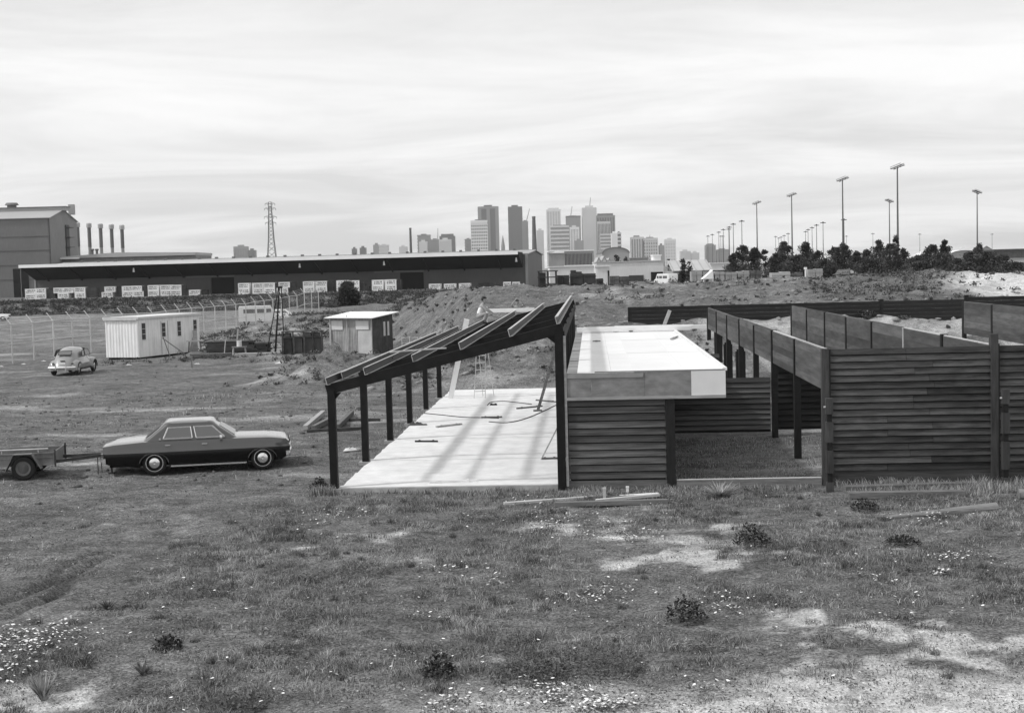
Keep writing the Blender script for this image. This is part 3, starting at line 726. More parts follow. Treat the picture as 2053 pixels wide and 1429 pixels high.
def sedan(label, loc, rz, upper='car_silver', lower='car_black', group=None):
    c = thing('sedan_car', label, 'car', loc, rz, group)
    XR, XF, RW = 1.30, 4.08, .31
    xs = sorted(set([round(.02 + i * .12, 3) for i in range(40)] + [round(a + d, 3) for a in (XR, XF) for d in np.linspace(-.40, .40, 21)] + [4.74, 4.78]))
    xs = [x for x in xs if .02 <= x <= 4.78]
    I = lambda x, a, b_: float(np.interp(x, a, b_))
    rings = []
    for x in xs:
        hwid = I(x, [0, .15, .6, 1.6, 3.2, 4.4, 4.70, 4.78], [.86, .90, .925, .94, .94, .915, .885, .86])
        zsh = I(x, [0, .3, 1.0, 1.9, 3.2, 4.3, 4.70, 4.78], [.79, .83, .875, .875, .875, .855, .80, .72])
        ztp = I(x, [0, .25, 1.05, 1.6, 3.3, 3.5, 4.2, 4.66, 4.78], [.80, .855, .905, .905, .905, .905, .89, .835, .745])
        zb = I(x, [0, .2, .7, 1.0, 3.6, 4.4, 4.6, 4.78], [.36, .29, .24, .20, .20, .24, .27, .36])
        for xa in (XR, XF):
            q = 1 - ((x - xa) / .36) ** 2
            if q > 0: zb = max(zb, .29 + .275 * math.sqrt(q))
        def up(z, k): return max(z, zb + k)
        half = [(hwid * .93, zb), (hwid * .985, up(.34, .008)), (hwid, up(.48, .016)), (hwid, up(.585, .022)), (hwid * .995, up(.60, .028)), (hwid * .98, zsh - .03), (hwid * .955, zsh - .002), (hwid * .88, zsh + (ztp - zsh) * .35), (hwid * .5, ztp - .012), (0.0, ztp)]
        rings.append([(x, -a, z) for a, z in half] + [(x, a, z) for a, z in half[-2::-1]])
    nh = 10; n = len(rings[0])
    m = MB(); m.loft(rings, closed=False, caps=False, mif=lambda k, i: 1 if (i < 4 or i >= n - 5) else 0)
    for rg, flip in ((rings[0], 0), (rings[-1], 1)): m.add(rg, [tuple(range(n))], 1)
    m.build('body', [upper, lower], c, True)
    m = MB(); m.b2((.15, -.64, .22), (4.6, .64, .62)); m.b2((.9, -.8, .55), (3.4, .8, .60)); m.build('underbody', 'car_under', c)
    # greenhouse: roof, pillars, panes
    def rect(x0, x1, h_, z, k=5):
        out = []; rad = min(.16, h_ * .3)
        for cx_, cy_, a0 in ((x1 - rad, -h_ + rad, -90), (x1 - rad, h_ - rad, 0), (x0 + rad, h_ - rad, 90), (x0 + rad, -h_ + rad, 180)):
            for j in range(k):
                a = R(a0 + 90 * j / (k - 1)); out.append((cx_ + rad * math.cos(a), cy_ + rad * math.sin(a), z))
        return out
    m = MB(); m.loft([rect(.93, 3.56, .845, .82), rect(1.02, 3.45, .83, .88), rect(1.44, 2.97, .715, 1.20), rect(1.52, 2.88, .685, 1.27), rect(1.56, 2.84, .66, 1.315), rect(1.64, 2.74, .58, 1.342), rect(1.9, 2.45, .30, 1.355)]); m.build('cabin', upper, c, True)
    pl = lambda pts, s: [(x, s * (.843 - (z - .84) * .36), z) for x, z in pts]
    for s in (-1, 1):
        fr = MB()
        for poly in ([(1.55, .93), (2.28, .93), (2.24, 1.215), (1.68, 1.21)], [(2.38, .93), (3.12, .93), (2.80, 1.215), (2.32, 1.215)]):
            p = [Vector(q) + Vector((0, s * .018, 0)) for q in pl(poly, s)]
            for i in range(4): fr.beam(p[i], p[(i + 1) % 4], .022, .036)
            g = MB(); g.quad(*[q + Vector((0, s * .002, 0)) for q in p]); g.build('side_window', 'glass_side', c)
        fr.build('window_trim', 'chrome', c)
        p = pl([(1.80, .93), (1.82, 1.2)], s); MB().beam(p[0], p[1], .02, .025).build('quarter_bar', 'car_under', c)
        for xh in (1.66, 2.60): MB().box((xh, s * .945, .775), (.14, .03, .03)).build('door_handle', 'chrome', c)
        m = MB(); m.b2((1.72, s * .925 - .012, .205), (3.66, s * .925 + .012, .245)); m.build('sill_trim', 'chrome', c)
        for xa in (XR, XF):
            m = MB(); ps = [(xa + .375 * math.cos(a), s * .945, .29 + .29 * math.sin(a)) for a in np.linspace(R(10), R(170), 14)]; m.tube(ps, .010, 5); m.build('arch_trim', 'chrome' if False else upper, c, True)
            wheel(c, xa, s * .76, RW, s)
        MB().box((1.46, s * .83, .93), (.05, .02, .05)).build('badge', 'chrome', c)
    m = MB(); m.quad((1.085, -.60, .935), (1.085, .60, .935), (1.43, .50, 1.195), (1.43, -.50, 1.195)); [m.v.__setitem__(i, (p_[0] - .012, p_[1], p_[2] + .012)) for i, p_ in enumerate(m.v)]; m.build('rear_window', 'glass_side', c)
    m = MB(); m.quad((3.375, .62, .93), (3.375, -.62, .93), (2.985, -.50, 1.19), (2.985, .50, 1.19)); [m.v.__setitem__(i, (p_[0] + .007, p_[1], p_[2] + .009)) for i, p_ in enumerate(m.v)]; m.build('windscreen', 'glass_side', c)
    for x, z, h_ in ((-.02, .42, .15), (4.80, .42, .12)):
        m = MB(); d = 1 if x > 1 else -1
        rr = []
        for y_ in np.linspace(-.92, .92, 15):
            xb = x + d * (.05 - .13 * abs(y_) ** 4); rr.append([(xb - d * .06, y_, z - h_ / 2), (xb, y_, z - h_ / 2), (xb + d * .02, y_, z), (xb, y_, z + h_ / 2), (xb - d * .06, y_, z + h_ / 2)])
        m.loft(rr, caps=True); m.build('bumper', 'chrome', c, True)
    m = MB(); m.b2((4.775, -.70, .52), (4.80, .70, .72))
    for k in range(7): m.b2((4.80, -.68, .535 + .027 * k), (4.812, .68, .545 + .027 * k))
    m.build('grille', 'car_under', c)
    for s in (-1, 1):
        m = MB(); m.cyl((4.77, s * .62, .62), (4.825, s * .62, .62), .09, .085, 16); m.build('headlight', 'chrome', c, True)
        m = MB(); m.b2((-.035, s * .80 - .08, .52), (.03, s * .80 + .08, .62)); m.build('tail_light', 'lamp_lens', c)
    m = MB(); m.cyl((3.02, -.90, .90), (3.02, -1.0, .92), .012); m.cyl((3.00, -1.02, .93), (3.06, -1.02, .93), .07, .05, 12); m.build('mirror', 'chrome', c, True)
    m = MB(); m.b2((4.2, -.905, .60), (4.36, -.895, .625)); m.build('wing_badge', 'chrome', c)
    return c
a_ = R(10.5)
rear = gnd(G(311, 946, -.06)); ax_ = Vector((math.cos(a_), math.sin(a_), 0)); ay_ = Vector((-math.sin(a_), math.cos(a_), 0))
org = rear - ax_ * 1.30 + ay_ * .76
fz = gz(*(org + ax_ * 4.08).xy); rz_ = gz(*(org + ax_ * 1.3).xy)
car = sedan('two-tone sedan with silver top and black lower body parked in front of a trailer', (org.x, org.y, min(fz, rz_) + .01), a_)

# ------------------------------------------------------------------ TRAILER
tp = gnd(G(49, 962, -.06)); ta = R(8)
tr = thing('box_trailer', 'weathered open box trailer with angular mudguards standing behind the sedan', 'trailer', tp + Vector((0, 0, .0)), ta)
# local: x forward, wheel on the near side at y=0; body spans x -1.4..1.0, y .12..1.45
m = MB(); m.b2((-1.5, .14, .36), (.72, 1.50, .40)); m.build('floor_panel', 'trailer', tr)
for y_, nm in ((.12, 'side_panel'), (1.50, 'side_panel')):
    m = MB(); m.b2((-1.5, y_, .38), (.72, y_ + .02, .66)); m.b2((-1.5, y_ - .025, .53), (.72, y_ + .0, .55)); m.b2((-1.52, y_ - .03, .64), (.74, y_ + .04, .672)); m.b2((-1.5, y_ - .03, .34), (.72, y_ + .03, .385)); m.build(nm, 'trailer', tr)
m = MB(); m.b2((.71, .1, .36), (.74, 1.53, .68)); m.build('front_panel', 'trailer', tr)
m = MB(); m.b2((.74, .08, .30), (.78, .13, .74)); m.b2((.74, 1.5, .30), (.78, 1.55, .74)); m.build('corner_angle', 'rust', tr)
m = MB(); m.cyl((-1.5, .10, .77), (.60, .10, .77), .018, .018, 8)
for x in (-1.3, -.55, .35): m.cyl((x, .11, .66), (x, .10, .77), .014, .014, 6)
m.build('top_rail', 'galv', tr)
mg = MB(); pr = [(-.44, .22), (-.22, .66), (.22, .66), (.44, .28)]
for p, q in zip(pr[:-1], pr[1:]): mg.beam((p[0], -.02, p[1]), (q[0], -.02, q[1]), .24, .02, up=(0, 1, 0)) if False else mg.quad((p[0], -.14, p[1]), (q[0], -.14, q[1]), (q[0], .12, q[1]), (p[0], .12, p[1]), .015)
mg.build('mudguard', 'trailer', tr)
wheel(tr, 0, 0, .305, -1, 'mud', .17, False); wheel(tr, 0, 1.62, .305, 1, 'mud', .17, False)
MB().cyl((0, 0, .305), (0, 1.62, .305), .03).build('axle', 'rust', tr)
m = MB(); m.beam((.70, .30, .40), (2.18, .80, .48), .05, .08); m.beam((.70, 1.32, .40), (2.18, .82, .48), .05, .08); m.build('drawbar', 'rust', tr)
m = MB(); m.cyl((2.12, .81, .50), (2.36, .81, .56), .04); m.cyl((2.34, .81, .50), (2.36, .81, .66), .035); m.build('coupling', 'rust', tr)
ch = [(2.34 + .10 * math.cos(a), .78, .38 + .12 * math.sin(a)) for a in np.linspace(R(80), R(440), 16)]
MB().tube(ch, .012, 5).build('safety_chain', 'rust', tr)
gzl = gz(*(tp + Vector((math.cos(ta) * 2.1, math.sin(ta) * 2.1, 0))).xy) - tp.z
m = MB(); m.cyl((2.05, .81, .52), (2.05, .81, gzl - .01), .025); m.b2((1.97, .73, gzl - .02), (2.13, .89, gzl + .03))
m.cyl((1.72, .68, .47), (1.72, .70, gzl + .02), .012); m.cyl((1.80, .70, .47), (1.82, .70, gzl + .05), .012); m.build('prop_stand', 'rust', tr)

# ------------------------------------------------------------------ ROUND-BACKED CAR
def beetle(label, loc, rz):
    c = thing('small_round_car', label, 'car', loc, rz)
    # x forward from the rear bumper (0) to the nose (4.0)
    st = [(.16, .50, .30, .36), (.22, .58, .42, .55), (.45, .86, .55, .66), (.75, 1.12, .62, .74), (1.05, 1.31, .66, .76), (1.4, 1.44, .68, .78), (1.8, 1.49, .68, .78), (2.2, 1.46, .67, .78), (2.50, 1.36, .65, .76),
          (2.72, 1.12, .64, .74), (2.85, .97, .64, .72), (3.1, .92, .62, .68), (3.4, .84, .55, .60), (3.65, .70, .42, .48), (3.8, .52, .28, .34)]
    m = MB(); rings = []
    for x, zt, wt, wb in st:
        zb = .28; rg = []; hh = zt - zb
        for wf, zf in ((.90, 0), (1.0, .12), (1.0, .30), (.98, .5), (.90, .70), (.78, .86), (.52, .96), (0, 1.0)):
            ww = (wb if zf < .5 else wt * (1.0 if zt > 1.0 else 1.05)) * wf; rg.append((ww, zb + hh * zf))
        rings.append([(x, -a, z) for a, z in rg] + [(x, a, z) for a, z in rg[-2::-1]])
    m.loft(rings, closed=False, caps=False); n = len(rings[0]); m.add(rings[0], [tuple(range(n))]); m.add(rings[-1], [tuple(range(n))])
    ob = m.build('body', 'beetle_paint', c, True)
    for xa, zt in ((.78, .74), (3.30, .76)):
        for s in (-1, 1):
            m = MB(); rr = []
            for a in np.linspace(R(-8), R(188), 15):
                rr.append([(xa + q * 1.08 * math.cos(a), s * (.50 + y_), .32 + q * math.sin(a)) for q, y_ in ((.36, .27), (.40, .27), (.47, .20), (.50, .08), (.50, -.02))])
            m.loft(rr, closed=False, caps=False); m.build('mudguard', 'beetle_paint', c, True)
            wheel(c, xa, s * .65, .32, s, 'chrome', .16, False)
            m = MB(); m.b2((xa - .3, s * .45 - .1, .3), (xa + .3, s * .45 + .1, .70)); m.build('wheel_well', 'car_under', c)
    for s in (-1, 1):
        MB().b2((1.2, s * .66 - .10, .27), (2.85, s * .66 + .10, .31)).build('running_board', 'car_under', c)
        def sp(pts, off): return [(x, s * (.785 - (z - .86) * .20 + off), z) for x, z in pts]
        for poly in ([(1.22, 1.0), (1.66, 1.0), (1.66, 1.32), (1.42, 1.30), (1.26, 1.16)], [(1.74, 1.0), (2.56, 1.0), (2.36, 1.28), (2.2, 1.33), (1.74, 1.33)]):
            p = sp(poly, -.0); m = MB(); m.add(p, [tuple(range(len(p)))]); m.build('side_window', 'glass_side', c)
            m = MB(); m.tube(p + [p[0]], .014, 5); m.build('window_rubber', 'car_under', c)
        m = MB(); m.cyl((.32, s * .52, .62), (.36, s * .52, .66), .06, .05, 10); m.build('tail_light', 'lamp_lens', c)
        m = MB(); m.cyl((3.66, s * .55, .64), (3.76, s * .55, .64), .09, .08, 12); m.build('headlight', 'chrome', c, True)
    p = [(.66, -.36, 1.06), (.66, .36, 1.06), (.93, .34, 1.26), (.93, -.34, 1.26)]
    m = MB(); m.quad(*[(x - .035, y_, z + .03) for x, y_, z in p]); m.build('rear_window', 'glass_side', c)
    m = MB(); q = [Vector((x - .04, y_, z + .03)) for x, y_, z in p]; m.tube(q + [q[0]], .012, 5); m.build('window_rubber', 'car_under', c)
    m = MB(); m.quad((2.66, .52, 1.05), (2.66, -.52, 1.05), (2.46, -.50, 1.38), (2.46, .50, 1.38), .02); m.build('windscreen', 'glass_side', c)
    for x, d in ((.0, -1), (3.98, 1)):
        m = MB(); rr = []
        for y_ in np.linspace(-.74, .74, 11):
            xb = x - d * .16 * abs(y_ / .74) ** 3; rr.append([(xb, y_, .38), (xb + d * .03, y_, .44), (xb, y_, .50), (xb - d * .04, y_, .44)])
        m.loft(rr); m.build('bumper', 'chrome', c, True)
    for s in (-1, 1): MB().cyl((.0, s * .28, .34), (.0, s * .28, .58), .03, .03, 8).build('bumper_guard', 'chrome', c)
    m = MB(); m.b2((.22, -.17, .60), (.235, .17, .72)); m.build('number_plate', 'white_paint', c)
    m = MB(); m.b2((.30, -.12, .76), (.36, .12, .80)); m.build('lid_handle', 'car_under', c)
    m = MB(); m.cyl((.1, -.2, .3), (.3, -.2, .3), .03); m.cyl((.1, .2, .3), (.3, .2, .3), .03); m.build('tail_pipe', 'chrome', c)
    return c
bpos = on(122, 742, 71.5)
beetle('pale small round-backed car parked beside the white site hut', (bpos.x, bpos.y, bpos.z + .0), R(90 - 1))

# ------------------------------------------------------------------ SITE HUT
hp = on(279, 721, 84.6)
ha = math.atan2(5.9, 2.35)
hut = thing('site_hut', 'long white ribbed site hut with four narrow dark windows', 'hut', (hp.x, hp.y, hp.z), ha)
HL, HW, HH = 6.6, 2.5, 2.52
def ribbed(a, b_, z0, z1, n, amp, outw):
    # a,b: 2-D ends; ribs along the wall
    m = MB(); a, b_ = Vector(a), Vector(b_); d = b_ - a; nn = Vector((d.y, -d.x)).normalized() * outw
    row = []
    for i in range(n * 4):
        f = i / (n * 4 - 1); k = i % 4; o_ = amp if k in (1, 2) else 0; row.append(a + d * f + nn * o_)
    vs = [(p.x, p.y, z0) for p in row] + [(p.x, p.y, z1) for p in row]; N_ = len(row)
    m.add(vs, [(i, i + 1, N_ + i + 1, N_ + i) for i in range(N_ - 1)]); return m
m = MB(); m.b2((.02, .02, .10), (HL - .02, HW - .02, HH)); m.build('core', 'hut_white', hut)
ribbed((0, HW), (0, 0), .12, HH, 11, .025, 1).build('end_wall', 'hut_white', hut)
ribbed((0, 0), (HL, 0), .12, HH, 30, .006, 1).build('side_wall', 'hut_white', hut)
m = MB(); m.b2((-.12, -.12, HH), (HL + .1, HW + .1, HH + .14)); m.build('roof', 'hut_roof', hut)
m = MB(); m.b2((-.14, -.03, HH - .06), (-.05, HW + .02, HH + .16)); m.build('roof_fascia', 'galv', hut)
MB().b2((.1, .1, -.15), (HL - .1, HW - .1, .12)).build('underframe', 'car_under', hut)
for f, z0, z1 in ((.085, 1.22, 2.24), (.40, 1.30, 2.16), (.655, 1.25, 2.18), (.925, 1.27, 2.20)):
    x = f * HL; fr = MB()
    wo_ = MB().b2((x - .17, -.03, z0), (x + .17, -.010, z1)).build('window', 'bldg_dark', hut)
    for z in (z0 + (z1 - z0) * .33, z0 + (z1 - z0) * .66): fr.b2((x - .17, -.045, z - .015), (x + .17, -.031, z + .015))
    fr.b2((x - .20, -.045, z0 - .03), (x + .20, -.005, z0)); fr.b2((x - .20, -.045, z1), (x + .20, -.005, z1 + .03)); fr.build('window_bars', 'galv', wo_)
m = MB(); m.b2((2.35, -.035, .15), (2.40, -.008, 2.3)); m.b2((3.05, -.035, .15), (3.1, -.008, 2.3)); m.build('door_jamb', 'galv', hut)
def lean(px0, py0, d0, px1, py1, d1, wd, th, mat, name, label, cat, group=None):
    p = on(px0, py0, d0); q = D(px1, py1, d1); m = MB(); m.beam((0, 0, 0), q - p, wd, th, up=(0, -1, .3)); return tag(m.build(name, mat, None, False, p), label, cat, group)
lean(372, 712, 86.5, 326, 678, 86.6, .06, .06, 'old_timber', 'raking_prop', 'thin raking prop against the side of the white hut', 'prop')
lean(341, 712, 86.0, 327, 676, 86.2, .05, .05, 'old_timber', 'raking_prop', 'short steep prop beside the raking prop at the white hut', 'prop')
lean(389, 704, 89.5, 375, 662, 90.2, .42, .03, 'shed_wall', 'loose_sheet', 'grey board panel leaning at the far end of the white hut', 'panel')
lean(393, 706, 89, 390, 662, 89.6, .30, .03, 'pale_timber', 'loose_sheet', 'pale board panel leaning at the far end of the white hut', 'panel')
tb = on(390, 700, 88.5); tt_ = thing('trestle_table', 'rough trestle table beside the far end of the white hut', 'table', tb, .25)
MB().b2((-.5, -.3, .82), (.6, .3, .88)).build('table_top', 'pale_timber', tt_)
for x in (-.4, .45): 
    for y_ in (-.22, .22): MB().beam((x, y_, -.05), (x * .8, y_ * .8, .84), .06, .05).build('leg', 'old_timber', tt_)

# ------------------------------------------------------------------ SMALL SHED
sp_ = on(748, 713, 84.0); sa = R(-24)
sh = thing('corrugated_shed', 'small skillion shed of patched grey sheeting beside a dark bin rack', 'shed', (sp_.x, sp_.y, sp_.z), sa)
SW, SD, S0, S1 = 3.05, 2.6, 2.20, 2.46      # width to the left, depth, front/back heights
def cor(a, b_, z0, z1f, z1b, n, amp=.02):
    m = ribbed(a, b_, z0, z1f, n, amp, 1); k = len(m.v) // 2
    m.v = m.v[:k] + [(p[0], p[1], z1f + (z1b - z1f) * (i / (k - 1))) for i, p in enumerate(m.v[k:])]; return m
cor((-SW, 0), (0, 0), -.1, S0, S0, 26).build('front_wall', 'shed_wall', sh)
cor((0, 0), (0, SD), -.1, S0, S1, 22).build('side_wall', 'shed_dark', sh)
cor((0, SD), (-SW, SD), -.1, S1, S1, 20).build('back_wall', 'shed_dark', sh); cor((-SW, SD), (-SW, 0), -.1, S1, S0, 20).build('side_wall', 'shed_wall', sh)
m = MB(); m.quad((-SW - .2, -.35, S0 + .06), (.25, -.35, S0 + .02), (.35, SD + .3, S1 + .02), (-SW - .2, SD + .3, S1 + .06), .05); m.build('roof_sheet', 'white_timber', sh)
MB().b2((-SW + .12, -.06, 1.52), (-SW + .95, -.03, 2.10)).build('shutter', 'hut_roof', sh)
MB().b2((-1.15, -.07, 1.52), (-.22, -.03, 2.08)).build('shutter', 'hut_roof', sh)
MB().b2((-1.0, -.06, .0), (-.02, -.028, 1.45)).build('door_panel', 'hut_roof' if False else 'galv', sh)
MB().b2((-SW - .02, -.09, -.1), (-SW + .10, -.0, 2.3)).build('corner_post', 'pale_timber', sh)
MB().cyl((-1.75, -.12, -.1), (-1.75, -.12, 2.45), .025).build('down_pipe', 'galv', sh)
for u in (1.35, 1.85): MB().b2((.03, u, 1.05), (.06, u + .22, 1.95)).build('side_window', 'hut_roof', sh)
# dark rack of bins
rp = on(607, 715, 82); rk = thing('bin_rack', 'dark rusty steel bin rack with pale gaps beside the small shed', 'rack', rp, .02)
for x in (-1.2, -.55, .1, .65, 1.2): MB().b2((x - .04, -.04, -.1), (x + .04, .04, 1.36)).build('upright', 'rust', rk)
MB().b2((-1.24, -.05, 1.30), (1.24, .9, 1.36)).build('top_shelf', 'rust', rk); MB().b2((-1.2, -.03, .95), (1.2, .9, 1.0)).build('shelf', 'rust', rk)
for x in (-1.15, -.5, .15, .68): MB().b2((x, .02, -.05), (x + .5, .8, .93)).build('steel_bin', 'crate_dark', rk)
for x in (-1.1, .15, .68): MB().b2((x, .10, 1.02), (x + .36, .7, 1.24)).build('box', 'shed_dark', rk)
# A-frame derrick
dp = on(553, 695, 83.5); dk = thing('steel_derrick', 'tall thin black steel derrick with converging legs among the stacked timber', 'derrick', dp, 0)
for x, y_, xt in ((-.55, -.25, .30), (.02, -.25, .36), (.48, .25, .48), (-.15, .35, .34)): MB().cyl((x, y_, -.1), (xt, 0, 4.05), .035, .03, 6).build('leg', 'steel_dark', dk)
for f in (.28, .52, .77): MB().beam((-.55 + .85 * f, -.25 + .25 * f, 4.0 * f), (.48, .25 - .25 * f, 4.0 * f), .04, .04).build('cross_brace', 'steel_dark', dk)
MB().b2((.26, -.08, 4.0), (.54, .08, 4.12)).build('head_plate', 'steel_dark', dk)
# timber stacks and bits between the hut and the rack
def stack(px, py, d, n, lx, mat, label, rz=0, w_=.9, layers=4):
    p = on(px, py, d); t_ = thing('timber_stack', label, 'timber stack', p, rz)
    for L_ in range(layers):
        for k in range(n):
            y_ = (k - n / 2) * w_ / n; dx_ = rng.uniform(-.2, .2)
            MB().box((dx_, y_, -.06 + .12 * L_ + .06), (lx * rng.uniform(.85, 1.05), w_ / n * .92, .11), Matrix.Rotation(rng.uniform(-.03, .03), 3, 'Z')).build('beam', mat, t_)
stack(465, 697, 85, 4, 2.9, 'crate_dark', 'stack of dark rusty beams behind the trestle', .05, 1.0, 6)
stack(515, 690, 86.5, 4, 1.7, 'crate_dark', 'short stack of dark beams beside the derrick', -.1, .9, 6)
stack(520, 707, 82.8, 3, 2.9, 'pale_timber', 'low stack of pale planks lying before the derrick', .04, .6, 2)
stack(430, 706, 83.8, 3, 2.6, 'old_timber', 'low stack of dark planks between the hut and the derrick', .1, .8, 2)
tb = on(480, 700, 83.4); tt_ = thing('saw_trestle', 'grey saw trestle carrying a white drum among the timber stacks', 'trestle', tb, .1)
MB().b2((-.45, -.25, .62), (.45, .25, .68)).build('table_top', 'old_timber', tt_)
for x in (-.35, .35):
    for y_ in (-.2, .2): MB().beam((x * 1.2, y_, -.05), (x, y_ * .8, .64), .06, .05).build('leg', 'pale_timber', tt_)
m = MB(); m.cyl((0, 0, 0), (0, 0, .34), .16, .15, 14); m.cyl((0, 0, .34), (0, 0, .36), .165, .165, 14); tag(m.build('white_drum', 'hut_roof', None, True, tb + Vector((.0, 0, .68))), 'small white drum standing on the saw trestle', 'drum')
lean(473, 676, 87, 477, 659, 87.2, .10, .05, 'pale_timber', 'leaning_stick', 'pale stick leaning behind the white drum', 'stick')
lean(449, 703, 83.5, 452, 682, 83.6, .05, .05, 'pale_timber', 'marker_stake', 'thin pale stake standing before the stack of rusty beams', 'stake')
lean(385, 734, 76, 383, 714, 76, .06, .06, 'old_timber', 'marker_stake', 'small dark stake on the bare dirt before the hut', 'stake')
# beams lying on the dirt left of the slab
for a, c_, mt, w_, lb in [((612, 858), (648, 827), 'pale_timber', .22, 'pale topped heavy beam lying on the dirt, leftmost of the loose beams'), ((628, 858), (668, 836), 'old_timber', .20, 'dark heavy beam lying beside the pale topped beam'),
                          ((676, 855), (706, 828), 'old_timber', .20, 'dark heavy beam lying near the second shed post')]:
    p, q = gnd(G(*a)), gnd(G(*c_)); m = MB(); m.beam((0, 0, .10), (q - p) + Vector((0, 0, .10)), w_ * .7, .15); tag(m.build('loose_beam', mt, None, False, p), lb, 'beam')
for a, c_, lb in [((615, 861), (725, 855), 'dark bearer lying under the ends of the loose beams'), ((700, 839), (762, 838), 'thin dark bar lying between the shed posts')]:
    p, q = gnd(G(*a)), gnd(G(*c_)); m = MB(); m.beam((0, 0, .05), (q - p) + Vector((0, 0, .05)), .12, .10); tag(m.build('bearer', 'rust', None, False, p), lb, 'bearer')

# ------------------------------------------------------------------ CHAIN-LINK FENCE
fa = on(-70, 724, 78.5); fb = on(640, 635, 152)
fdir = (fb - fa); fl = Vector((fdir.x, fdir.y, 0)).length; fang = math.atan2(fdir.y, fdir.x)
cf = thing('chain_link_fence', 'long chain-link security fence with angled arms running behind the white hut', 'fence', (fa.x, fa.y, 0), fang)
npst = 28
lx = [i * fl / (npst - 1) for i in range(npst)]
lz = [gz(fa.x + math.cos(fang) * x, fa.y + math.sin(fang) * x) for x in lx]
FH = 2.45
pm = MB(); pm.cyl((0, 0, -.2), (0, 0, FH), .048, .048, 8); pmesh = pm.mesh('post', 'galv')
am = MB(); am.cyl((0, 0, FH - .02), (0, .42, FH + .52), .036, .032, 6); amesh = am.mesh('arm', 'galv')
for x, z in zip(lx, lz):
    obj('post', pmesh, cf, (x, 0, z)); obj('arm', amesh, cf, (x, 0, z))
for i in range(npst - 1):
    a, b_ = (lx[i], lz[i]), (lx[i + 1], lz[i + 1])
    m = MB(); m.quad((a[0], .03, a[1] + .02), (b_[0], .03, b_[1] + .02), (b_[0], .03, b_[1] + FH), (a[0], .03, a[1] + FH)); m.build('mesh_panel', 'chain_link', cf)
    for h_, nm, r_ in ((FH, 'top_rail', .036), (1.22, 'mid_rail', .028)):
        MB().cyl((a[0], 0, a[1] + h_), (b_[0], 0, b_[1] + h_), r_, r_, 6).build(nm, 'galv', cf)
    for q in (.15, .3, .44): MB().cyl((a[0], q * .8, a[1] + FH + q * .98), (b_[0], q * .8, b_[1] + FH + q * .98), .008, .008, 4).build('barbed_wire', 'galv', cf)
# low wire fence behind the small shed, along the cut
wf_a, wf_b = on(806, 690, 80), on(935, 655, 76)
wf = thing('wire_fence', 'low wire fence with thin posts between the small shed and the dirt bank', 'fence', (0, 0, 0))
prev = None
for k in range(6):
    p = wf_a.lerp(wf_b, k / 8); p.z = gz(p.x, p.y); MB().cyl(p - Vector((0, 0, .2)), p + Vector((0, 0, 1.2)), .025, .025, 6).build('post', 'galv', wf)
    if prev is not None:
        m = MB(); 
        for h_ in (.5, .85, 1.15): m.cyl(prev + Vector((0, 0, h_)), p + Vector((0, 0, h_)), .010, .010, 4)
        m.build('wires', 'galv', wf)
    prev = p

# ------------------------------------------------------------------ WHITE VEHICLES BEHIND THE FENCE
def van(label, loc, rz, L_=4.2, H_=1.95, W_=1.75):
    c = thing('panel_van', label, 'van', loc, rz)
    m = MB(); pr = [(0, .35), (0, 1.75), (.12, H_), (3.3, H_), (3.75, 1.15), (4.15, 1.0), (L_, .35)]
    rr = [[(x, y_, .35 + (z - .35) * k) for x, z in pr] for y_, k in ((-W_ / 2, .97), (-W_ / 2 + .06, 1), (W_ / 2 - .06, 1), (W_ / 2, .97))]
    m.loft(rr); m.build('body', 'white_paint', c, True)
    for s in (-1, 1):
        for x0, x1 in ((.5, 1.7), (1.9, 2.7), (2.85, 3.35)): MB().b2((x0, s * (W_ / 2) - .012, 1.2), (x1, s * (W_ / 2) + .012, 1.62)).build('side_window', 'glass_side', c)
        for x in (.8, 3.4): wheel(c, x, s * .75, .32, s, 'galv', .17, False)
    m = MB(); m.quad((3.40, -.7, H_ - .12), (3.78, -.72, 1.18), (3.78, .72, 1.18), (3.40, .7, H_ - .12), .02); m.build('windscreen', 'glass_side', c)
    MB().b2((-.06, -.8, .4), (.0, .8, .5)).build('bumper', 'chrome', c); MB().b2((L_ - .02, -.8, .4), (L_ + .05, .8, .5)).build('bumper', 'chrome', c)
    return c
p = on(478, 628, 141); van('white panel van parked beyond the chain-link fence', p, R(12))
p = on(543, 628, 147); sedan('white sedan parked nose out behind the white van', (p.x - 1.2, p.y, p.z), R(5), 'white_paint', 'white_paint')
p = on(-56, 640, 178); sedan('white sedan parked alone beyond the left end of the chain-link fence', (p.x, p.y, p.z), R(8), 'white_paint', 'white_paint')
p = on(1350, 560, 215); van('white van parked beyond the dirt bank near the two cypresses', p, R(118))
p = on(1684, 556, 150); sedan('dark sedan parked beyond the crest of the dirt bank before the trees', (p.x, p.y, p.z), R(62), 'shed_dark', 'car_black')

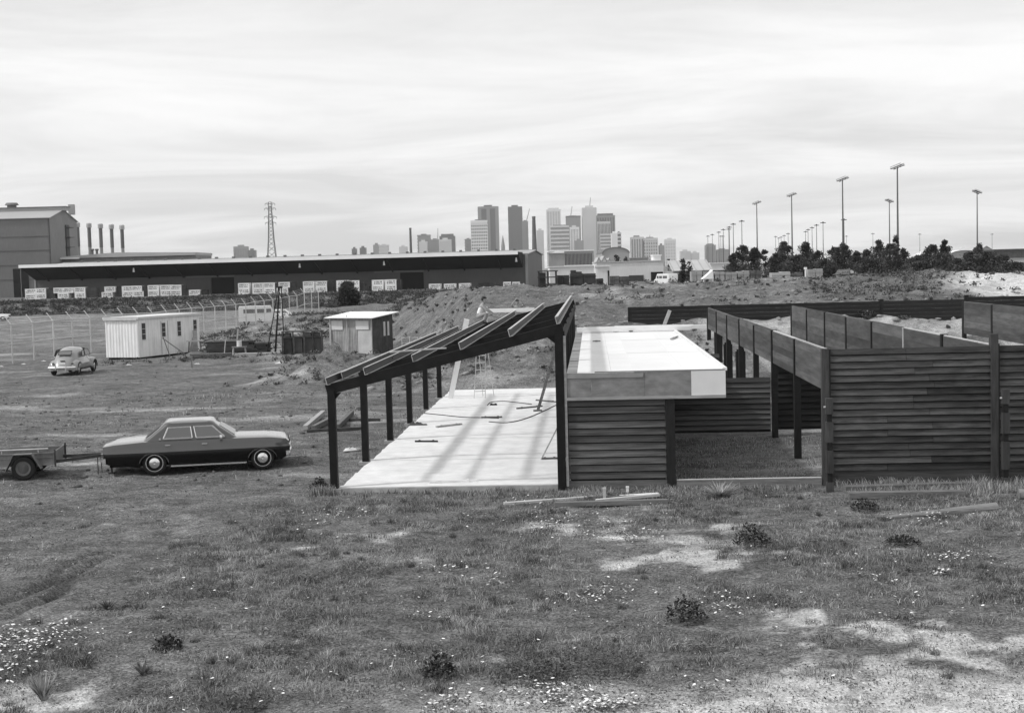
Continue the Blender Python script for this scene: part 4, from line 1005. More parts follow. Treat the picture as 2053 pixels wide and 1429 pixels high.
# ================================================================== PEOPLE
def skin_mesh(name, verts, edges, mat, parent, sub=2):
    me = bpy.data.meshes.new(name); me.from_pydata([v_[:3] for v_ in verts], edges, []); me.materials.append(MATS[mat])
    o_ = obj(name, me, parent)
    md = o_.modifiers.new('skin', 'SKIN'); md.use_smooth_shade = True
    for i, v_ in enumerate(verts):
        me.skin_vertices[0].data[i].radius = (v_[3], v_[4] if len(v_) > 4 else v_[3]); me.skin_vertices[0].data[i].use_root = (i == 0)
    sd = o_.modifiers.new('sub', 'SUBSURF'); sd.levels = sub; sd.render_levels = sub
    return o_
def hand(vs, es, wrist, d, up):
    # wrist: index; d: direction of the hand; up: sideways axis; palm, four fingers, thumb
    w_ = Vector(vs[wrist][:3]); d = Vector(d).normalized(); s = Vector(up).normalized(); n = d.cross(s)
    pi = len(vs); vs.append((*(w_ + d * .07), .036, .016)); es.append((wrist, pi))
    for k, ln in ((-1.5, .060), (-.5, .075), (.5, .070), (1.5, .055)):
        a = w_ + d * .105 + s * (.018 * k); b_ = a + d * ln * .55 - n * .012; c_ = b_ + d * ln * .4 - n * .03
        i = len(vs); vs += [(*a, .0095), (*b_, .0085), (*c_, .007)]; es += [(pi, i), (i, i + 1), (i + 1, i + 2)]
    a = w_ + d * .04 - s * .045; b_ = a + d * .035 - s * .02 - n * .01; i = len(vs); vs += [(*a, .011), (*b_, .009)]; es += [(pi, i), (i, i + 1)]
def head(parent, c, face, tilt=0.0, hair='hair', curly=True):
    # c: head centre; face: unit direction the face looks; built as one shaped mesh with nose, brow, chin, ears
    f = Vector(face).normalized(); s = Vector((0, 0, 1)).cross(f).normalized(); u = f.cross(s).normalized()
    T = lambda x, y_, z: Vector(c) + f * x + s * y_ + u * z
    m = MB(); rings = []
    for z, rx, ry, ox in ((-.125, .035, .030, .045), (-.11, .060, .048, .03), (-.07, .078, .062, .015), (-.03, .088, .070, .005), (.0, .092, .073, 0), (.04, .096, .076, -.004), (.08, .088, .070, -.008), (.108, .060, .050, -.01), (.122, .02, .02, -.012)):
        rg = []
        for i in range(20):
            a = 2 * math.pi * i / 20; x = ox + rx * math.cos(a); y_ = ry * math.sin(a)
            if i == 0: x += {-.03: .020, 0.0: .012, -.07: .006, .04: .0}.get(z, 0)
            if i in (1, 19) and z == 0.0: x -= .010
            rg.append(T(x, y_, z))
        rings.append(rg)
    m.loft(rings); hd = m.build('head', 'skin', parent, True)
    for q in (-1, 1):
        MB().cyl(T(.0, q * .070, .005), T(-.01, q * .088, .01), .026, .020, 8).build('ear', 'skin', hd, True)
        MB().cyl(T(.082, q * .030, .012), T(.088, q * .030, .012), .010, .008, 8).build('eye', 'hair', hd)
    MB().box(T(.086, 0, -.058), (.01, .035, .008)).build('mouth', 'hair', hd)
    m = MB(); rings = []
    for z, k in ((-.06, 1.06), (-.02, 1.12), (.03, 1.16), (.08, 1.18), (.115, .95), (.14, .5)):
        rg = []
        for i in range(20):
            a = 2 * math.pi * i / 20; back = .5 - .5 * math.cos(a)
            rx = .094 * k * (1.0 if z > .05 else .35 + .65 * min(1, back * 1.5)); ry = .078 * k * (1 if (z > .04 or back > .35) else .8)
            j = 1 + (.06 * math.sin(i * 5.3 + z * 90) if curly else 0)
            rg.append(T((-.012 + rx * math.cos(a)) * j, ry * math.sin(a) * j, z))
        rings.append(rg)
    m.loft(rings); m.build('hair', hair, parent, True)
def roof_pt(v, u, dz=0): return B(v, u, roofz(v) + .44 + dz)
# worker 1: crouched on the purlins at the far end, white singlet, looking down to the right
w1 = thing('person', 'worker in a white singlet and pale trousers crouched on the roof frame bending forward', 'person', B(1.78, 20.6, roofz(1.78) + .29), -YAW); w1.scale = (.92, .92, .86)
V = [(0, 0, .34, .125, .105), (.03, 0, .48, .115, .10), (.09, 0, .66, .125, .10), (.14, 0, .80, .125, .085), (.17, 0, .88, .055), (.20, .0, .96, .05),   # spine, neck
     (-.02, -.10, .33, .10), (.34, -.16, .46, .075), (.20, -.17, .06, .045), (.28, -.17, .03, .035),                                                          # near leg
     (-.02, .10, .33, .10), (.36, .16, .44, .075), (.22, .17, .06, .045), (.30, .17, .03, .035),
     (.15, -.17, .80, .058), (.34, -.22, .60, .042), (.52, -.14, .46, .030),
     (.15, .17, .80, .058), (.38, .20, .62, .042), (.56, .12, .48, .030)]
E = [(0, 1), (1, 2), (2, 3), (3, 4), (4, 5), (0, 6), (6, 7), (7, 8), (8, 9), (0, 10), (10, 11), (11, 12), (12, 13), (3, 14), (14, 15), (15, 16), (3, 17), (17, 18), (18, 19)]
hand(V, E, 16, (.8, .1, -.5), (0, 1, 0)); hand(V, E, 19, (.8, -.1, -.5), (0, -1, 0))
skin_mesh('body', V, E, 'skin', w1)
skin_mesh('singlet', [(.0, 0, .40, .135, .118), (.03, 0, .48, .13, .115), (.09, 0, .66, .14, .115), (.13, 0, .78, .135, .095)], [(0, 1), (1, 2), (2, 3)], 'cloth_white', w1)
skin_mesh('trousers', [(0, 0, .34, .145, .125), (-.02, -.10, .33, .118), (.33, -.16, .46, .092), (.21, -.17, .12, .062), (-.02, .10, .33, .118), (.35, .16, .44, .092), (.23, .17, .12, .062), (.01, 0, .44, .135, .115)],
          [(0, 1), (1, 2), (2, 3), (0, 4), (4, 5), (5, 6), (0, 7)], 'cloth_grey', w1)
for s in (-1, 1): MB().prism([(.15, -.02), (.40, -.02), (.42, .02), (.27, .07), (.15, .07)], 'y', s * .17 - .045, s * .17 + .045).build('shoe', 'rubber', w1)
head(w1, (.23, 0, 1.07), (.85, -.15, -.35))
# worker 2: standing beyond the roof, head and raised arms showing over the white fascia
best = None
for uu in np.arange(23.6, 44, .2):                       # where the bank carries a standing figure whose head shows over the roof
    q = on(1037, 640, B(4.3, uu).y); e_ = abs(q.z + 1.66 - D(1036, 604, q.y).z)
    if best is None or e_ < best[0]: best = (e_, q)
p2 = best[1]
w2 = thing('person', 'dark-haired worker behind the roof frame, only head and raised hands showing', 'person', p2, -YAW + R(20))
V = [(0, 0, .92, .15, .11), (0, 0, 1.08, .135, .10), (0, 0, 1.26, .15, .105), (0, 0, 1.40, .15, .09), (0, 0, 1.47, .055), (0, 0, 1.54, .05),
     (-.10, 0, .88, .10), (-.12, .03, .48, .07), (-.12, 0, .09, .045), (-.12, -.12, .03, .038), (.10, 0, .88, .10), (.12, .03, .48, .07), (.12, 0, .09, .045), (.12, -.12, .03, .038),
     (-.19, 0, 1.41, .06), (-.30, -.16, 1.52, .042), (-.16, -.22, 1.72, .03), (.19, 0, 1.41, .06), (.30, -.16, 1.52, .042), (.17, -.22, 1.70, .03)]
E = [(0, 1), (1, 2), (2, 3), (3, 4), (4, 5), (0, 6), (6, 7), (7, 8), (8, 9), (0, 10), (10, 11), (11, 12), (12, 13), (3, 14), (14, 15), (15, 16), (3, 17), (17, 18), (18, 19)]
hand(V, E, 16, (.5, 0, .85), (0, 1, 0)); hand(V, E, 19, (-.5, 0, .85), (0, 1, 0))
skin_mesh('body', V, E, 'skin', w2)
skin_mesh('shirt', [(0, 0, .98, .155, .12), (0, 0, 1.08, .15, .115), (0, 0, 1.26, .165, .12), (0, 0, 1.39, .16, .10), (-.19, 0, 1.405, .075), (.19, 0, 1.405, .075)], [(0, 1), (1, 2), (2, 3), (3, 4), (3, 5)], 'cloth_grey', w2)
skin_mesh('trousers', [(0, 0, .94, .165, .125), (-.10, 0, .88, .115), (-.12, .03, .48, .085), (-.12, 0, .12, .07), (.10, 0, .88, .115), (.12, .03, .48, .085), (.12, 0, .12, .07)], [(0, 1), (1, 2), (2, 3), (0, 4), (4, 5), (5, 6)], 'cloth_dark', w2)
for s in (-1, 1): MB().prism([(-.19, -.0), (.07, -.0), (.08, .07), (-.06, .08), (-.19, .04)], 'x', s * .12 - .05, s * .12 + .05).build('shoe', 'rubber', w2)
head(w2, (0, -.01, 1.63), (-.2, -1, -.15), curly=True)
# ================================================================== WAREHOUSE
wr = on(1058, 570, 255); wl = on(72, 600, 268)
wd_ = (wr - wl); wlen = Vector((wd_.x, wd_.y, 0)).length; wang = math.atan2(wd_.y, wd_.x)
wz = 1.5
wh = thing('long_warehouse', 'long low dark warehouse with a white-edged canopy over stacked crates', 'warehouse', (wl.x, wl.y, wz), wang)
ev = 5 + 27 * 262 / 2700 - wz; rdg = ev + .75; dep = 26.0; cw = 6.5       # eave height, ridge, depth, canopy width
MB().b2((0, 0, -1), (wlen, .3, ev)).build('front_wall', 'wh_wall', wh)
m = MB(); m.prism([(0, -1), (dep, -1), (dep, ev), (dep / 2, rdg), (0, ev)], 'x', wlen - .3, wlen); m.build('end_wall', 'wh_end', wh)
m = MB(); m.prism([(0, -1), (dep, -1), (dep, ev), (dep / 2, rdg), (0, ev)], 'x', 0, .3); m.build('end_wall', 'wh_end', wh)
m = MB(); m.quad((-.3, -.1, ev + .06), (wlen + .3, -.1, ev + .06), (wlen + .3, dep / 2, rdg + .1), (-.3, dep / 2, rdg + .1), .15); m.build('roof_slope', 'wh_roof', wh)
m = MB(); m.quad((-.3, dep / 2, rdg + .1), (wlen + .3, dep / 2, rdg + .1), (wlen + .3, dep + .1, ev + .06), (-.3, dep + .1, ev + .06), .15); m.build('roof_slope', 'wh_roof', wh)
cz = ev + .15
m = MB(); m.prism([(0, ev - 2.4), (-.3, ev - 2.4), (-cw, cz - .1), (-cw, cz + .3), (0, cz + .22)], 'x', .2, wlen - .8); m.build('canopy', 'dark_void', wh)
MB().b2((.2, -cw + .01, cz + .30), (wlen - .8, .0, cz + .36)).build('canopy_roof', 'wh_roof', wh)
MB().b2((.1, -cw - .1, cz - .15), (wlen - .9, -cw, cz + .45)).build('canopy_fascia', 'wh_white', wh)
for k in range(14):
    x = 3 + k * (wlen - 8) / 13
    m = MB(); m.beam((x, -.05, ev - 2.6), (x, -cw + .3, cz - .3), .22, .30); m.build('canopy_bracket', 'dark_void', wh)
for k in range(26):
    x = 4 + k * (wlen - 8) / 25; MB().b2((x - .22, dep / 2 - .5, rdg + .1), (x + .22, dep / 2 + .3, rdg + .62)).build('roof_vent', 'wh_end', wh)
MB().b2((-.2, dep / 2 - .25, rdg + .22), (wlen + .2, dep / 2 + .25, rdg + .34)).build('ridge_cap', 'wh_roof', wh)
def wx(px, yo=0.0): # local x on the line yo metres in front of the wall for a pixel column
    r = ray(px, 580); t_ = ((wl.x) * math.sin(wang) - wl.y * math.cos(wang) - yo) / (r.x * math.sin(wang) - r.y * math.cos(wang))
    return (r.x * t_ - wl.x) * math.cos(wang) + (r.y * t_ - wl.y) * math.sin(wang)
for a, c_, lo in ((380, 470, 0), (757, 850, 0)):
    x0, x1 = wx(a), wx(c_)
    MB().b2((x0, -.12, 0), (x0 + (x1 - x0) * .48, -.02, 3.3)).build('sliding_door', 'wh_wall', wh); MB().b2((x0 + (x1 - x0) * .5, -.06, 0), (x1, -.005, 3.3)).build('door_opening', 'dark_void', wh)
    MB().b2((x0 - .5, -.22, 3.35), (x1 + .1, -.02, 3.75)).build('door_track', 'wh_end', wh)
MB().b2((wlen - .35, -.15, -.5), (wlen + .12, -.02, ev)).build('corner_flashing', 'bldg_grey', wh)
MB().b2((-.12, -.15, -.5), (.2, -.02, ev)).build('corner_flashing', 'bldg_grey', wh)
MB().cyl((.4, -cw + .1, -1), (.4, -cw + .1, cz), .09).build('canopy_post', 'wh_end', wh)
for px in (290, 617, 783, 1043):
    x = wx(px); MB().cyl((x, -cw * .75, cz - 1.5), (x, -cw * .75, cz - .6), .22, .10, 10).build('pendant_lamp', 'wh_white', wh)
# crates
CW = 2.15; ch_ = 1.06
def crate_meshes():
    m = MB(); m.b2((-CW / 2, -.65, 0), (CW / 2, .65, ch_ - .03))
    for x in (-CW / 2, 0, CW / 2 - .09): m.b2((x, -.68, .0), (x + .09, -.651, ch_ - .03))
    for z in (.0, ch_ - .13): m.b2((-CW / 2 - .01, -.672, z), (CW / 2 + .01, -.652, z + .10))
    body = m.mesh('crate', 'crate_white')
    k = []
    for sd in range(4):
        q = MB(); r_ = random.Random(sd)
        for row, z in enumerate((.62, .30)):
            x = -CW / 2 + .18 + .25 * r_.random()
            while x < CW / 2 - .3:
                w_ = r_.choice((.10, .14, .22)); q.b2((x, -.690, z), (x + w_, -.682, z + r_.choice((.12, .17)))); x += w_ + r_.choice((.04, .05, .16))
        k.append(q.mesh('stencil', 'ink'))
    m = MB(); m.b2((-.5, -.6, 0), (.5, .6, ch_ - .05))
    for i in range(5): m.b2((-.5 + i * .215, -.64, 0), (-.5 + i * .215 + .12, -.605, ch_ - .02))
    return body, k, m.mesh('slatted_crate', 'crate_dark')
cb, cst, cdk = crate_meshes()
ORD = 'first second third fourth fifth sixth seventh eighth ninth tenth eleventh twelfth thirteenth fourteenth fifteenth sixteenth seventeenth eighteenth nineteenth twentieth twenty-first twenty-second twenty-third twenty-fourth twenty-fifth twenty-sixth twenty-seventh twenty-eighth twenty-ninth thirtieth'.split()
WCOL = [64, 84, 130, 163, 220, 258, 278, 310, 335, 355, 392, 491, 519, 542, 570, 621, 646, 688, 711, 759, 785, 873, 903, 933, 1017, 1035]
DCOL = [101, 108, 181, 191, 242, 293, 369, 378, 411, 556, 589, 597, 664, 728, 736, 800, 955, 966, 977, 987]
def crate_label(what, lvl, px, cols):
    k = min(range(len(cols)), key=lambda i: abs(cols[i] - px))
    return '%s, %s, %s such stack from the warehouse end by the factory' % (what, 'upper' if lvl else 'lower', ORD[k])
def put_crate(px, lvl, kind='w', yoff=-9.0, sx=1.0):
    x = wx(px, yoff); P_ = Vector((wl.x, wl.y, wz)) + Vector((math.cos(wang), math.sin(wang), 0)) * x + Vector((-math.sin(wang), math.cos(wang), 0)) * yoff
    g0 = gz(P_.x, P_.y)
    if kind == 'w':
        e = thing('packing_crate', crate_label('white stencilled packing crate', lvl, px, WCOL), 'crate', (P_.x, P_.y, g0 - .03 + lvl * (ch_ - .03)), wang + rng.uniform(-.02, .02), 'white packing crates along the warehouse')
        b_ = obj('box', cb, e); s_ = obj('stencil', rng.choice(cst), b_); s_['kind'] = 'stuff'; b_.scale = (sx, 1, 1)
    else:
        e = obj('slatted_crate', cdk, None, (P_.x, P_.y, g0 - .03 + lvl * (ch_ - .05)), (0, 0, wang)); e.scale = (sx, 1, 1)
        tag(e, crate_label('dark slatted crate', lvl, px, DCOL), 'crate', 'dark slatted crates along the warehouse')
for px, n in ((64, 2), (84, 2), (163, 2), (310, 2), (335, 2), (355, 2), (392, 1), (491, 2), (519, 2), (542, 2), (621, 2), (646, 2), (688, 2), (711, 2), (759, 2), (785, 2), (873, 1), (903, 1), (933, 1)):
    for k in range(n): put_crate(px, k)
for px, lv in ((121, 1), (139, 1), (129, 0), (217, 0), (223, 1), (258, 0), (258, 1), (276, 1), (279, 0), (568, 0), (572, 1)): put_crate(px, lv)
for px, n in ((101, 2), (108, 2), (181, 2), (191, 2), (242, 2), (293, 2), (369, 2), (378, 1), (411, 1), (556, 2), (589, 2), (597, 1), (664, 2), (728, 2), (736, 1), (800, 2), (955, 1), (966, 1), (977, 1), (987, 1)):
    for k in range(n): put_crate(px, k, 'd', -8.8 if px < 940 else -9.2, 1.0)
for px in (1017, 1035): put_crate(px, 0, 'w', -9.6, .6)

# ------------------------------------------------------------------ LEFT FACTORY
fp = D(98, 438, 292); fx, fy = fp.x, fp.y
fa_ = thing('tall_factory', 'tall windowless grey factory with a ridge ventilator rising behind the warehouse', 'factory', (fx, fy, 1.6), R(2))
fe = fp.z - 1.6; fr_ = fe + 2.3; fdp = 21.0; fw_ = 70
MB().b2((-fw_, 0, -1), (0, .3, fe)).build('front_wall', 'fact', fa_)
m = MB(); m.prism([(.0, -1), (fdp, -1), (fdp, fe), (fdp / 2, fr_), (0, fe)], 'x', -.3, 0); m.build('end_wall', 'fact_end', fa_)
for y0, y1 in ((-.3, fdp / 2), (fdp + .3, fdp / 2)):
    m = MB(); m.quad((-fw_, y0, fe + .05), (.3, y0, fe + .05), (.3, y1, fr_ + .05), (-fw_, y1, fr_ + .05), .12); m.build('roof_slope', 'wh_roof', fa_)
MB().b2((-fw_, fdp / 2 - 1.6, fr_ - .2), (1.0, fdp / 2 + 1.6, fr_ + .55)).build('ridge_ventilator', 'wh_roof', fa_)
MB().b2((-fw_, fdp / 2 - 1.9, fr_ + .55), (1.2, fdp / 2 + 1.9, fr_ + .72)).build('ventilator_cap', 'wh_end', fa_)
m = MB(); m.cyl((-11.2, fdp / 2, fr_ + .6), (-11.2, fdp / 2, fr_ + 1.3), 1.0, 1.0, 14); m.cyl((-11.2, fdp / 2, fr_ + 1.3), (-11.2, fdp / 2, fr_ + 1.8), 1.5, 1.2, 14); m.build('roof_turret', 'fact', fa_, True)
for z in (3.8, 6.9, 10.0, 13.0): MB().b2((-fw_, -.08, z), (.05, .02, z + .12)).build('sheet_lap', 'wh_wall', fa_)
MB().b2((-8.2, -.1, -.5), (-6.9 + 2.0, -.02, 6.2)).build('door_opening', 'dark_void', fa_)
MB().b2((-.02, fdp * .55, 1), (.25, fdp * .66, fe - 1.0)).build('stair_recess', 'bldg_dark', fa_)
for k in range(7): MB().b2((.0, fdp * .55 - .4, 2 + 2.2 * k), (1.2, fdp * .66 + .6, 2.15 + 2.2 * k)).build('stair_landing', 'wh_wall', fa_)
MB().b2((.0, fdp * .70, fr_ - .9), (1.2, fdp * .76, fr_ + 1.4)).build('roof_hood', 'wh_roof', fa_)
# flues
for k, px in enumerate((155, 178, 201, 223, 244)):
    p = D(px, 446 + 1.2 * k, 330); t_ = thing('flue_stack', ('slim flue stack half hidden behind the tall factory end wall', 'second slim flue stack from the tall factory end wall', 'third slim flue stack from the tall factory end wall', 'fourth slim flue stack from the tall factory end wall', 'slim flue stack farthest from the tall factory end wall')[k], 'chimney', (p.x, p.y, 1.6), 0, 'row of flue stacks'); h = p.z - 1.6
    m = MB(); m.cyl((0, 0, -1), (0, 0, h * .55), .42, .40, 12); m.cyl((0, 0, h * .55), (0, 0, h - 1.0), .40, .38, 12); m.build('flue', 'bldg_grey', t_, True)
    m = MB(); m.cyl((0, 0, h * .66), (0, 0, h - 1.1), .43, .43, 12); m.build('soot_sleeve', 'fact', t_, True)
    m = MB(); m.cyl((0, 0, h - 1.15), (0, 0, h - .2), .62, .64, 12); m.cyl((0, 0, h - .2), (0, 0, h), .64, .45, 12); m.build('cowl', 'bldg_roof', t_, True)
for px in (185, 194):
    p = D(px, 499, 318); m = MB(); h = p.z - 1.6; m.cyl((0, 0, -.5), (0, 0, h - .4), .28, .28, 10); m.cyl((0, 0, h - .4), (0, 0, h), .45, .42, 10)
    tag(m.build('short_flue', 'wh_end', None, True, (p.x, p.y, 1.6)), 'short flue with a cap standing between the slim flue stacks', 'chimney', 'short flues')
# shed roof between factory and warehouse
p = D(98, 519, 300); q = D(392, 510, 300)
ls = thing('low_shed', 'low pale-roofed shed behind the left end of the warehouse', 'shed', (p.x, 300, 1.6), 0); lw = q.x - p.x; lh = p.z - 1.6
MB().b2((0, 0, -1), (lw, 16, lh)).build('wall', 'fact_end', ls)
m = MB(); m.prism([(0, lh), (lw * .06, lh + .3), (lw * .42, lh + .95), (lw * .48, lh + 1.0), (lw, lh + .6), (lw, lh)], 'y', -.6, 17); m.build('roof', 'bldg_roof', ls)
MB().b2((-1, -1.2, lh - .2), (7, -.65, lh + .15)).build('roof_edge', 'wh_white', ls)

# ------------------------------------------------------------------ PYLON
pp = D(541, 406, 640); py_ = thing('lattice_pylon', 'steel lattice power pylon standing beyond the warehouse roof', 'pylon', (pp.x, pp.y, 1.5), .3); PH = pp.z - 1.5
def pyw(z): return float(np.interp(z, [0, PH * .55, PH], [2.9, 1.25, .55]))
m = MB(); br = MB()
for sx in (-1, 1):
    for sy in (-1, 1):
        for z0, z1 in ((0, PH * .55), (PH * .55, PH)): m.cyl((sx * pyw(z0), sy * pyw(z0), z0), (sx * pyw(z1), sy * pyw(z1), z1), .14, .13, 5)
m.build('legs', 'mast', py_)
z = 0
while z < PH - 1.5:
    z1 = z + max(1.6, pyw(z) * 1.5); z1 = min(z1, PH)
    for ax in (0, 1):
        for s in (-1, 1):
            for d in (-1, 1):
                a = (d * pyw(z), s * pyw(z), z); b_ = (-d * pyw(z1), s * pyw(z1), z1)
                if ax: a, b_ = (a[1], a[0], a[2]), (b_[1], b_[0], b_[2])
                br.cyl(a, b_, .07, .07, 4)
    z = z1
br.build('bracing', 'mast', py_)
for f, hw_ in ((.985, 2.3), (.925, 2.6), (.82, 2.9), (.745, 2.5)):
    z = PH * f; m = MB()
    for s in (-1, 1):
        m.cyl((0, 0, z + .9), (s * hw_, 0, z), .10, .06, 5); m.cyl((0, -.5, z - .1), (s * hw_, 0, z), .09, .06, 5); m.cyl((0, .5, z - .1), (s * hw_, 0, z), .09, .06, 5)
        for q in (.5, 1.0): m.cyl((s * hw_ * q, 0, z), (s * hw_ * q, 0, z - .9), .10, .10, 5)
    m.build('cross_arm', 'mast', py_)

# ------------------------------------------------------------------ CITY SKYLINE
CD = 3200.0
def tower(x0, x1, yt, mat, label, style=None, fin='city_light', dep=None, d=CD, top=None, step=None, yb=None, nf=None, nvr=None):
    pl_, pr_ = D(x0, yt, d), D(x1, yt, d); w_ = pr_.x - pl_.x; h = pl_.z + 3; dp_ = dep or max(22, w_ * .8)
    t_ = thing('office_tower', label, 'tower', (pl_.x + w_ / 2, d + dp_ / 2, -1.5), 0, None)
    MB().b2((-w_ / 2, -dp_ / 2, 0), (w_ / 2, dp_ / 2, h)).build('block', mat, t_)
    MB().b2((-w_ * .25, -dp_ * .2, h), (w_ * .2, dp_ * .2, h + 4)).build('plant_room', mat, t_)
    e = .9
    nf = nf or max(4, int(h / 7)); nv = nvr or max(3, int(w_ / 5.5))
    if style in ('h', 'g'):
        m = MB()
        for k in range(nf + 1):
            z = h * k / nf; m.b2((-w_ / 2 - e, -dp_ / 2 - e, z - h / nf * .22), (w_ / 2 + e, -dp_ / 2 - .001, z + h / nf * .22)); m.b2((w_ / 2 + .001, -dp_ / 2, z - h / nf * .22), (w_ / 2 + e, dp_ / 2, z + h / nf * .22))
        m.build('floor_bands', fin, t_)
    if style in ('v', 'g'):
        m = MB()
        for k in range(nv + 1):
            x = -w_ / 2 + w_ * k / nv; m.b2((x - w_ / nv * .2, -dp_ / 2 - e - .4, 0), (x + w_ / nv * .2, -dp_ / 2 + .002, h))
        m.b2((-w_ / 2 - e, -dp_ / 2 - e - .5, h - 5), (w_ / 2 + e, -dp_ / 2 - .002, h + .3)); m.build('facade_fins', fin, t_)
    if top:
        MB().b2((-w_ / 2 * top[0], -dp_ / 2 * top[0], h), (w_ / 2 * top[0], dp_ / 2 * top[0], h + top[1])).build('crown', top[2] if len(top) > 2 else mat, t_)
    return t_
T = tower
T(837, 862, 474, 'city_mid', 'grey mid-height block with a stepped roof, leftmost beside the thin chimney', 'h', 'city_mid', top=(.4, 4)); T(840, 856, 486, 'city_light', 'low pale block in front of the leftmost grey block', None, d=3100)
T(863, 881, 483, 'city_mid', 'low grey block between two mid-height blocks left of the skyline', 'h', 'city_mid')
T(881, 912, 475, 'city_dark', 'dark slab block with a tapered roof left of the skyline', None, top=(.8, 5)); T(881, 904, 482, 'city_light', 'pale block standing before the dark slab block', 'v', d=3100)
T(932, 945, 482, 'city_mid', 'short grey block at the foot of the pale gridded tower', 'h', 'city_mid')
T(944, 976, 445, 'city_dark', 'pale gridded tower in front of the tall dark tower', 'g', 'city_white', d=3100, nf=16, nvr=9)
T(961, 996, 416, 'city_dark', 'tall dark tower with pale edges behind the gridded tower', 'v', 'city_mid', top=(.45, 4), nvr=2)
T(1018, 1047, 416, 'city_dark', 'tall plain black slab tower left of the brick chimney', None)
T(1047, 1058, 446, 'city_mid', 'unfinished tower frame beside the black slab tower', 'g', 'city_mid')
T(1076, 1090, 463, 'city_light', 'pale narrow block right of the brick chimney', None)
T(1096, 1123, 422, 'city_light', 'pale tall tower with vertical ribs', 'v', 'city_white', top=(.8, 4))
T(1104, 1140, 456, 'city_mid', 'grey banded block before the pale ribbed tower', 'h', 'city_light', d=3050, top=(.7, 4), nf=11)
T(1135, 1164, 437, 'city_mid', 'dark grey block with a flat top in the middle of the skyline', None, top=(1.02, 3, 'city_dark')); T(1143, 1160, 457, 'city_light', 'pale framed block before the dark grey flat-topped block', 'v', 'city_white', d=3050)
T(1167, 1196, 418, 'city_light', 'tall plain pale tower with chamfered top', None, top=(.55, 5)); T(1152, 1170, 484, 'city_mid', 'small grey block at the foot of the tall pale tower', None, d=3000)
T(1196, 1232, 434, 'city_dark', 'dark tower with white vertical fins right of the tall pale tower', 'v', 'city_mid', top=(.85, 5)); T(1198, 1223, 446, 'city_dark', 'finned tower with a white crown band', 'v', 'city_light', d=3100, nvr=9)
T(1204, 1230, 472, 'city_mid', 'grey block before the finned towers', 'h', 'city_light', d=3000); T(1226, 1238, 469, 'city_white', 'narrow white block beside the finned towers', None, d=2950); T(1238, 1245, 469, 'city_dark', 'striped narrow block at the right of the tower cluster', 'h', 'city_light', d=3000, nf=9)
T(1265, 1290, 477, 'city_mid', 'grey ribbed block standing apart right of the tower cluster', 'v', 'city_light'); T(1290, 1318, 480, 'city_mid', 'wide grey gridded block with a roof mast right of the tower cluster', 'g', 'city_light', top=(.5, 3))
T(1322, 1331, 493, 'city_mid', 'small grey block beside the pale square block', None); T(1333, 1354, 482, 'city_light', 'pale square block far right of the tower cluster', 'g', 'city_white')
T(1415, 1434, 493, 'city_mid', 'lone grey block among the far lamp masts', 'v', 'city_mid', top=(.75, 3)); T(1437, 1462, 503, 'city_mid', 'low grey block beside the lone grey block', 'h', 'city_mid')
T(1364, 1385, 505, 'city_light', 'hazy pale block right of the pale square block', None, d=3300); T(1386, 1402, 508, 'city_light', 'low hazy block before the far lamp masts', None, d=3300)
T(469, 495, 496, 'city_mid', 'boxy grey block left of the lattice pylon', 'v', 'city_mid'); T(497, 511, 503, 'city_dark', 'low dark block beside the boxy grey block', None)
T(705, 714, 500, 'city_dark', 'tiny dark block on the warehouse roofline', None); T(721, 733, 498, 'city_dark', 'small dark block on the warehouse roofline', None); T(748, 760, 492, 'city_mid', 'stepped grey block, taller half, above the warehouse roofline', None); T(760, 778, 494, 'city_light', 'stepped pale block, lower half, above the warehouse roofline', 'h')
T(800, 816, 496, 'city_light', 'low pale block beside the thin chimney', None)
# cranes, masts, spire, chimneys
p = D(1008, 473, CD); m = MB(); m.cyl((0, 0, 0), (0, 0, p.z - 24), 5, 4.5, 8); m.cyl((0, 0, p.z - 24), (0, 0, p.z + 3), 4.6, .3, 8); m.b2((-8, 0, 0), (8, 40, p.z - 40)); tag(m.build('church_spire', 'city_mid', None, False, (p.x, p.y, -1.5)), 'slim church spire between the gridded tower and the black slab tower', 'spire')
for x0, y0, x1, y1, lb in ((1052, 446, 1062, 418, 'thin tower crane jib rising from the unfinished tower'), (1142, 437, 1147, 414, 'thin crane jib above the dark grey flat-topped block'), (1181, 414, 1184, 396, 'thin mast on top of the tall plain pale tower'), (877, 482, 878, 458, 'thin mast above the low grey blocks'), (1302, 478, 1303, 471, 'stub mast on the wide grey gridded block')):
    p, q = D(x0, y0, CD + 14), D(x1, y1, CD + 14); p.z -= 12; m = MB(); m.cyl((0, 0, 0), q - p, 1.1, .7, 5); m.b2((-3, -3, -6), (3, 3, 2)); tag(m.build('roof_mast', 'city_mid', None, False, p), lb, 'mast')
def chimney(px, yt, wtop, wbot, d, label, mat='brick_stack'):
    p = D(px, yt, d); h = p.z + 1; m = MB(); rt, rb = wtop * d / FPX / 2, wbot * d / FPX / 2
    m.cyl((0, 0, 0), (0, 0, h), rb, rt, 20); m.cyl((0, 0, h - 1.5), (0, 0, h), rt * 1.12, rt * 1.15, 20); tag(m.build('brick_chimney', mat, None, True, (p.x, p.y, -1)), label, 'chimney')
chimney(1070, 434, 6.5, 12.5, 1100, 'broad tapered brick chimney standing before the towers'); chimney(822.5, 457, 4.2, 6.5, 1100, 'thin tall chimney left of the towers')

